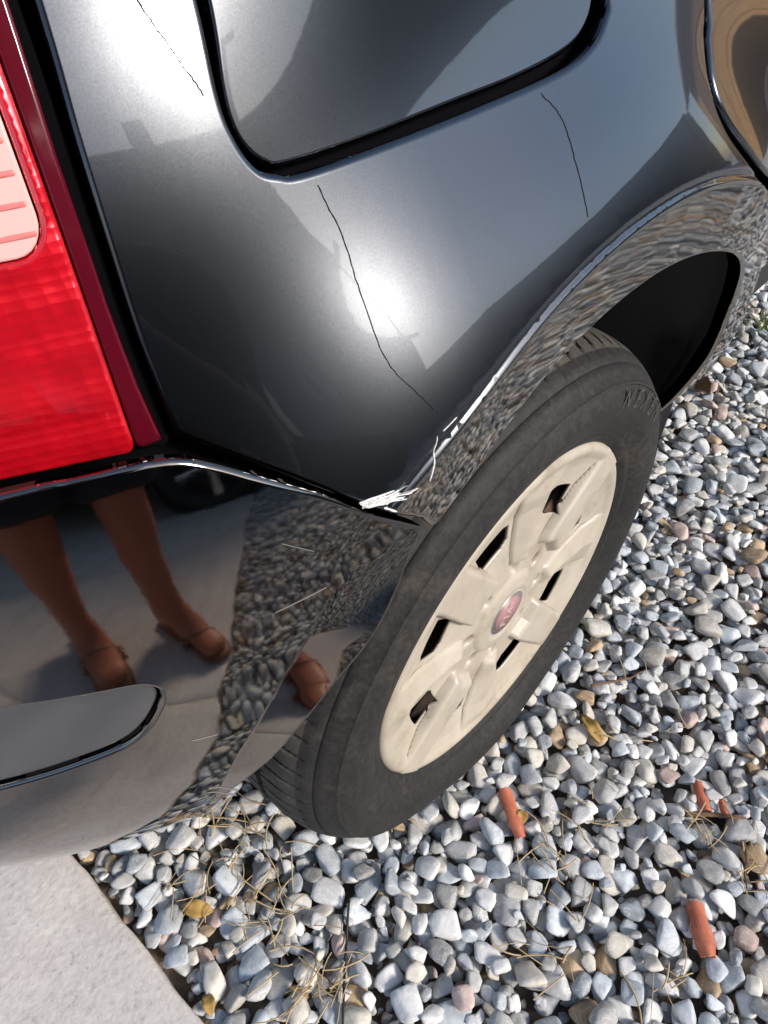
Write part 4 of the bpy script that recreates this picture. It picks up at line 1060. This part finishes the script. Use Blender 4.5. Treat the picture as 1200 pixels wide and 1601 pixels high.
# dark car parked opposite
other = empty('car', (-0.60, -3.05, 0)); other.rotation_euler = (0, 0, math.pi); tag(other, 'dark grey car parked opposite on the gravel beyond the person', 'car')
M['paint2'] = mat('dark_grey_paint', (0.016, 0.017, 0.020), 0.6, **{'Specular IOR Level': 0.05})
OR = 0.345
def car_section(x):
    zb = np.interp(x, [-.75, -.6, -.2, 1.0, 2.2, 3.0, 3.3, 3.45], [.62, .80, .93, .98, .98, .99, .85, .62])
    zr = np.interp(x, [-.75, -.55, -.2, .5, 1.05, 2.5, 3.1, 3.3, 3.45], [.64, .86, .99, 1.06, 1.50, 1.56, 1.40, .95, .64])
    w = np.interp(x, [-.75, -.6, -.3, .5, 2.5, 3.2, 3.45], [.60, .74, .84, .88, .88, .82, .66]); return zb, zr, w
xs = np.linspace(-.75, 3.45, 64); V = []; F = []
for x_ in xs:
    zb, zr, w_ = car_section(x_); gh = max(0.02, zr - zb)
    half = [(0, .22), (w_ - .10, .22), (w_ - .02, .30), (w_, .50), (w_ - .01, zb - .16), (w_ - .05, zb), (w_ - .06 - .35 * gh, zb + gh * .8), (w_ - .14 - .38 * gh, zr), (0, zr + .02)]
    V += [(x_, a_, b_) for a_, b_ in half] + [(x_, -a_, b_) for a_, b_ in half[-2:0:-1]]
nr = 16
for i in range(len(xs) - 1):
    for k in range(nr):
        xm = 0.5 * (xs[i] + xs[i + 1]); zz_ = (V[i * nr + k][2] + V[i * nr + (k + 1) % nr][2]) / 2
        if k in (1, 2, 3, 12, 13, 14, 11) and False: continue
        F.append((i * nr + k, i * nr + (k + 1) % nr, (i + 1) * nr + (k + 1) % nr, (i + 1) * nr + k))
F.append(tuple(range(nr))); F.append(tuple((len(xs) - 1) * nr + k for k in range(nr))[::-1])
ob_ = link('body', mesh('car_body', V, F), M['paint2'], other)
def ring_mesh(name, prof, n=64):
    V = []; F = []; m_ = len(prof)
    for k in range(n):
        w = 2 * math.pi * k / n; V += [(r_ * math.cos(w), y_, r_ * math.sin(w)) for r_, y_ in prof]
    for k in range(n):
        for j in range(m_ - 1): F.append((k * m_ + j, ((k + 1) % n) * m_ + j, ((k + 1) % n) * m_ + j + 1, k * m_ + j + 1))
    return mesh(name, V, F)
ow_t = ring_mesh('tyre', [(.205, .0), (.215, .03), (.26, .045), (.315, .035), (OR - .006, .01), (OR, -.03), (OR, -.15), (.30, -.2), (.2, -.2)])
ow_r = ring_mesh('rim', [(.208, -.02), (.212, .022), (.20, .026), (.192, .012), (.186, -.10), (.02, -.11)])
ow_a = ring_mesh('arch', [(.36, .012), (.372, .020), (.395, .016), (.40, -.02), (.36, -.02)])
ow_w = ring_mesh('wheel_well', [(.36, .010), (.36, -.02), (.01, -.02)])
def spoke_mesh():
    V = []; F = []
    for sgn in (0,):
        for r_, w_, y_ in ((.03, .030, .010), (.10, .022, .006), (.195, .028, .014)):
            V += [(r_, -w_, y_ - .006), (r_, -w_ * .55, y_ + .008), (r_, w_ * .55, y_ + .008), (r_, w_, y_ - .006)]
        for i in range(2):
            for j in range(3): F.append((i * 4 + j, i * 4 + j + 1, i * 4 + 5 + j, i * 4 + 4 + j))
    V = [(x_, z_, y_) for x_, y_, z_ in V]
    return mesh('spoke', V, F)
sp_me = spoke_mesh(); M['alloy'] = mat('silver_alloy', (0.55, 0.55, 0.56), 0.3, 0.9)
M['well'] = mat('wheel_well_black', (0.008, 0.008, 0.008), 0.9)
for x_ in (0.05, 2.65):
    for sg in (1, -1):
        wl = empty('wheel'); wl.parent = other; wl.location = (x_, sg * .865, OR - 0.012); wl.rotation_euler = (0, 0, 0 if sg > 0 else math.pi)
        link('wheel_well', ow_w, M['well'], wl); link('arch', ow_a, M['liner'], wl); link('tyre', ow_t, M['tyre'], wl); link('rim', ow_r, M['cord'], wl)
        for k in range(5):
            s_ = link('spoke', sp_me, M['alloy'], wl); s_.rotation_euler = (0, 2 * math.pi * k / 5 + .3, 0); s_.location = (0, .012, 0)
        wl.location.y += sg * .02
def quad_prism(name, P, t, material, parent):
    P = [Vector(q) for q in P]; n = (P[1] - P[0]).cross(P[3] - P[0]).normalized() * t
    V = [q + n for q in P] + [q - n for q in P]
    return link(name, mesh(name, V, [(0, 1, 2, 3), (7, 6, 5, 4), (0, 4, 5, 1), (1, 5, 6, 2), (2, 6, 7, 3), (3, 7, 4, 0)], False), material, parent)
for sg in (1, -1):
    def sidept(x_, f):
        zb, zr, w_ = car_section(x_); gh = zr - zb; return (x_, sg * (w_ - .05 - .38 * gh * .8 * f + .012), zb + .03 + (gh * .8 - .05) * f)
    for x0, x1, x2, x3 in ((.98, 1.75, 1.75, 1.22), (1.82, 2.75, 2.55, 1.82)):
        quad_prism('side_window', [sidept(x0, 0), sidept(x1, 0), sidept(x2, 1), sidept(x3, 1)], .008, M['glass'], other)
    hl = ring_mesh('headlight', [(.001, .03), (.07, .02), (.09, -.03)], 24); o = link('headlight', hl, M['alloy'], other); o.location = (-.66, sg * .56, .66); o.rotation_euler = (0, 0, math.pi / 2)

# timber clad building across the yard
bld = empty('building', (0, 0, 0)); tag(bld, 'single storey building clad in vertical orange timber boards across the yard', 'building')
M['timber'] = mat('orange_timber', (0.52, 0.30, 0.12), 0.7)
c, nz, tc = noise_col(M['timber'], 6, [(0.3, (0.38, 0.20, 0.075)), (0.7, (0.60, 0.37, 0.16))], 8, 0.7, dist=1.2)
L(M['timber'], c, bsdf(M['timber']).inputs['Base Color'])
M['roof_tile'] = mat('brown_roof', (0.14, 0.075, 0.05), 0.8); M['wall_core'] = mat('dark_wall_core', (0.10, 0.07, 0.05), 0.9)
WA = math.radians(60); WC = Vector((6.3, -1.45, 0)); wx = Vector((-math.sin(WA), math.cos(WA), 0)); wn_ = Vector((-math.cos(WA), -math.sin(WA), 0))
def wpt(u, d, z): return WC + wx * u + wn_ * d + Vector((0, 0, z))
def wbox(name, u0, u1, d0, d1, z0, z1, material, parent):
    V = [wpt(u, d, z) for u in (u0, u1) for d in (d0, d1) for z in (z0, z1)]
    return link(name, mesh(name, V, [(0, 1, 3, 2), (4, 6, 7, 5), (0, 4, 5, 1), (2, 3, 7, 6), (0, 2, 6, 4), (1, 5, 7, 3)], False), material, parent)
wbox('wall', -1.6, 1.6, -3.0, 0.0, -0.05, 2.2, M['wall_core'], bld)
for k in range(16):
    u = -1.6 + k * 0.2
    if -0.95 < u < -0.15: continue
    wbox('plank', u + .004, u + .196, 0.001, 0.024 + 0.004 * (k % 3), 0.0, 2.18, M['timber'], bld)
wbox('door', -0.98, -0.02, 0.001, 0.05, 0.0, 2.05, M['twig'], bld); wbox('plank', -0.98, -0.02, 0.001, 0.03, 2.06, 2.18, M['timber'], bld)
V = [wpt(u, d, z) for u in (-1.8, 1.8) for d, z in ((0.3, 2.17), (-1.5, 2.75), (-3.3, 2.17), (-3.3, 2.12), (-1.5, 2.69), (0.3, 2.12))]
link('roof', mesh('roof', V, [tuple(range(6)), tuple(range(11, 5, -1))] + [(i, (i + 1) % 6, 6 + (i + 1) % 6, 6 + i) for i in range(6)], False), M['roof_tile'], bld)
# unseen building added on the camera side to darken the panel's reflections
added_house = empty('added_house', (-3.4, -9.2, 0)); tag(added_house, 'unseen grey two storey building added as a dark skyline for the paint reflections', 'added_house')
M['render'] = mat('grey_render', (0.16, 0.16, 0.165), 0.9); M['slate'] = mat('slate_roof', (0.06, 0.06, 0.065), 0.8); M['frame_white'] = mat('grey_frame', (0.22, 0.22, 0.22), 0.5)
link('wall', box_mesh('wall', -6, 6, -5, 0, -.05, 3.8), M['render'], added_house)
V = [(x_, y_, z_) for x_ in (-6.3, 6.3) for y_, z_ in ((.4, 3.7), (-2.5, 4.7), (-5.4, 3.7), (-5.4, 3.6), (-2.5, 4.6), (.4, 3.6))]
rf = link('roof', mesh('roof', V, [tuple(range(6)), tuple(range(11, 5, -1))] + [(i, (i + 1) % 6, 6 + (i + 1) % 6, 6 + i) for i in range(6)], False), M['slate'], added_house)
link('chimney', box_mesh('chimney', 2.4, 3.0, -2.9, -2.2, 4.3, 5.3), M['render'], rf)
for x_ in (-4.6, -2.2, 2.0, 4.4):
    for zo in (0.0, 1.75):
        w_ = link('window', box_mesh('window', x_ - .6, x_ + .6, -.02, .03, .9 + zo, 1.8 + zo), M['frame_white'], added_house)
        for a_, b_ in ((-.53, -.03), (.03, .53)): link('pane', box_mesh('pane', x_ + a_, x_ + b_, .031, .04, .97 + zo, 1.73 + zo), M['glass'], w_)
link('door', box_mesh('door', -.45, .45, -.02, .04, 0, 2.05), M['twig'], added_house)
# unseen tall wall, added so the flap mirrors a dark band below the sky
gw = empty('added_wall', (0, 0, 0)); tag(gw, 'unseen tall grey wall with stone coping added to darken the paint reflections', 'wall', kind='thing')
A_ = Vector((2.5, -9.35, 0)); B_ = Vector((10.0, -3.6, 0)); dv_ = (B_ - A_).normalized(); nv_ = Vector((-dv_.y, dv_.x, 0))
def wall_box(name, u0, u1, d0, d1, z0, z1, material):
    V = [A_ + dv_ * u + nv_ * d + Vector((0, 0, z)) for u in (u0, u1) for d in (d0, d1) for z in (z0, z1)]
    return link(name, mesh(name, V, [(0, 1, 3, 2), (4, 6, 7, 5), (0, 4, 5, 1), (2, 3, 7, 6), (0, 2, 6, 4), (1, 5, 7, 3)], False), material, gw)
wl_ = (B_ - A_).length
wall_box('wall_body', 0, wl_, -.12, .12, -.05, 2.55, M['render'])
for k in range(9): wall_box('coping', wl_ * k / 9 + .004, wl_ * (k + 1) / 9 - .004, -.17, .17, 2.551, 2.62, M['slate'])
for k in range(4): wall_box('pier', wl_ * k / 3 - .15, wl_ * k / 3 + .15, .121, .20, -.05, 2.55, M['render'])
mast = empty('lamp_post', (1.36, -5.5, 0)); tag(mast, 'slender dark metal lamp post standing in the yard near the parked car', 'lamp post')
link('post', tube('post', [(0, 0, -.1), (0, 0, 2.2), (.01, 0, 4.5)], [.030, .026, .020], 10), M['cord'], mast); link('base', tube('base', [(0, 0, -.1), (0, 0, .25), (0, 0, .32)], [.06, .06, .035], 12), M['cord'], mast)
link('arm', tube('arm', [(.01, 0, 4.45), (.0, .15, 4.6), (-.02, .5, 4.66)], .016, 8), M['cord'], mast); link('lamp_head', box_mesh('lamp_head', -.09, .05, .42, .80, 4.62, 4.69, .02), M['cord'], mast)
# overhead cables and their pole
def cable(a, b_, sag, r_, label):
    a = Vector(a); b_ = Vector(b_); q = [a.lerp(b_, t) + Vector((0, 0, -4 * sag * t * (1 - t))) for t in np.linspace(0, 1, 24)]
    tag(link('overhead_cable', tube('overhead_cable', q, r_, 6), M['cord']), label, 'cable')
cable((1.36, -5.5, 4.4), (6.6, -1.0, 2.7), 0.35, 0.012, 'black overhead cable running from the lamp post to the timber building')
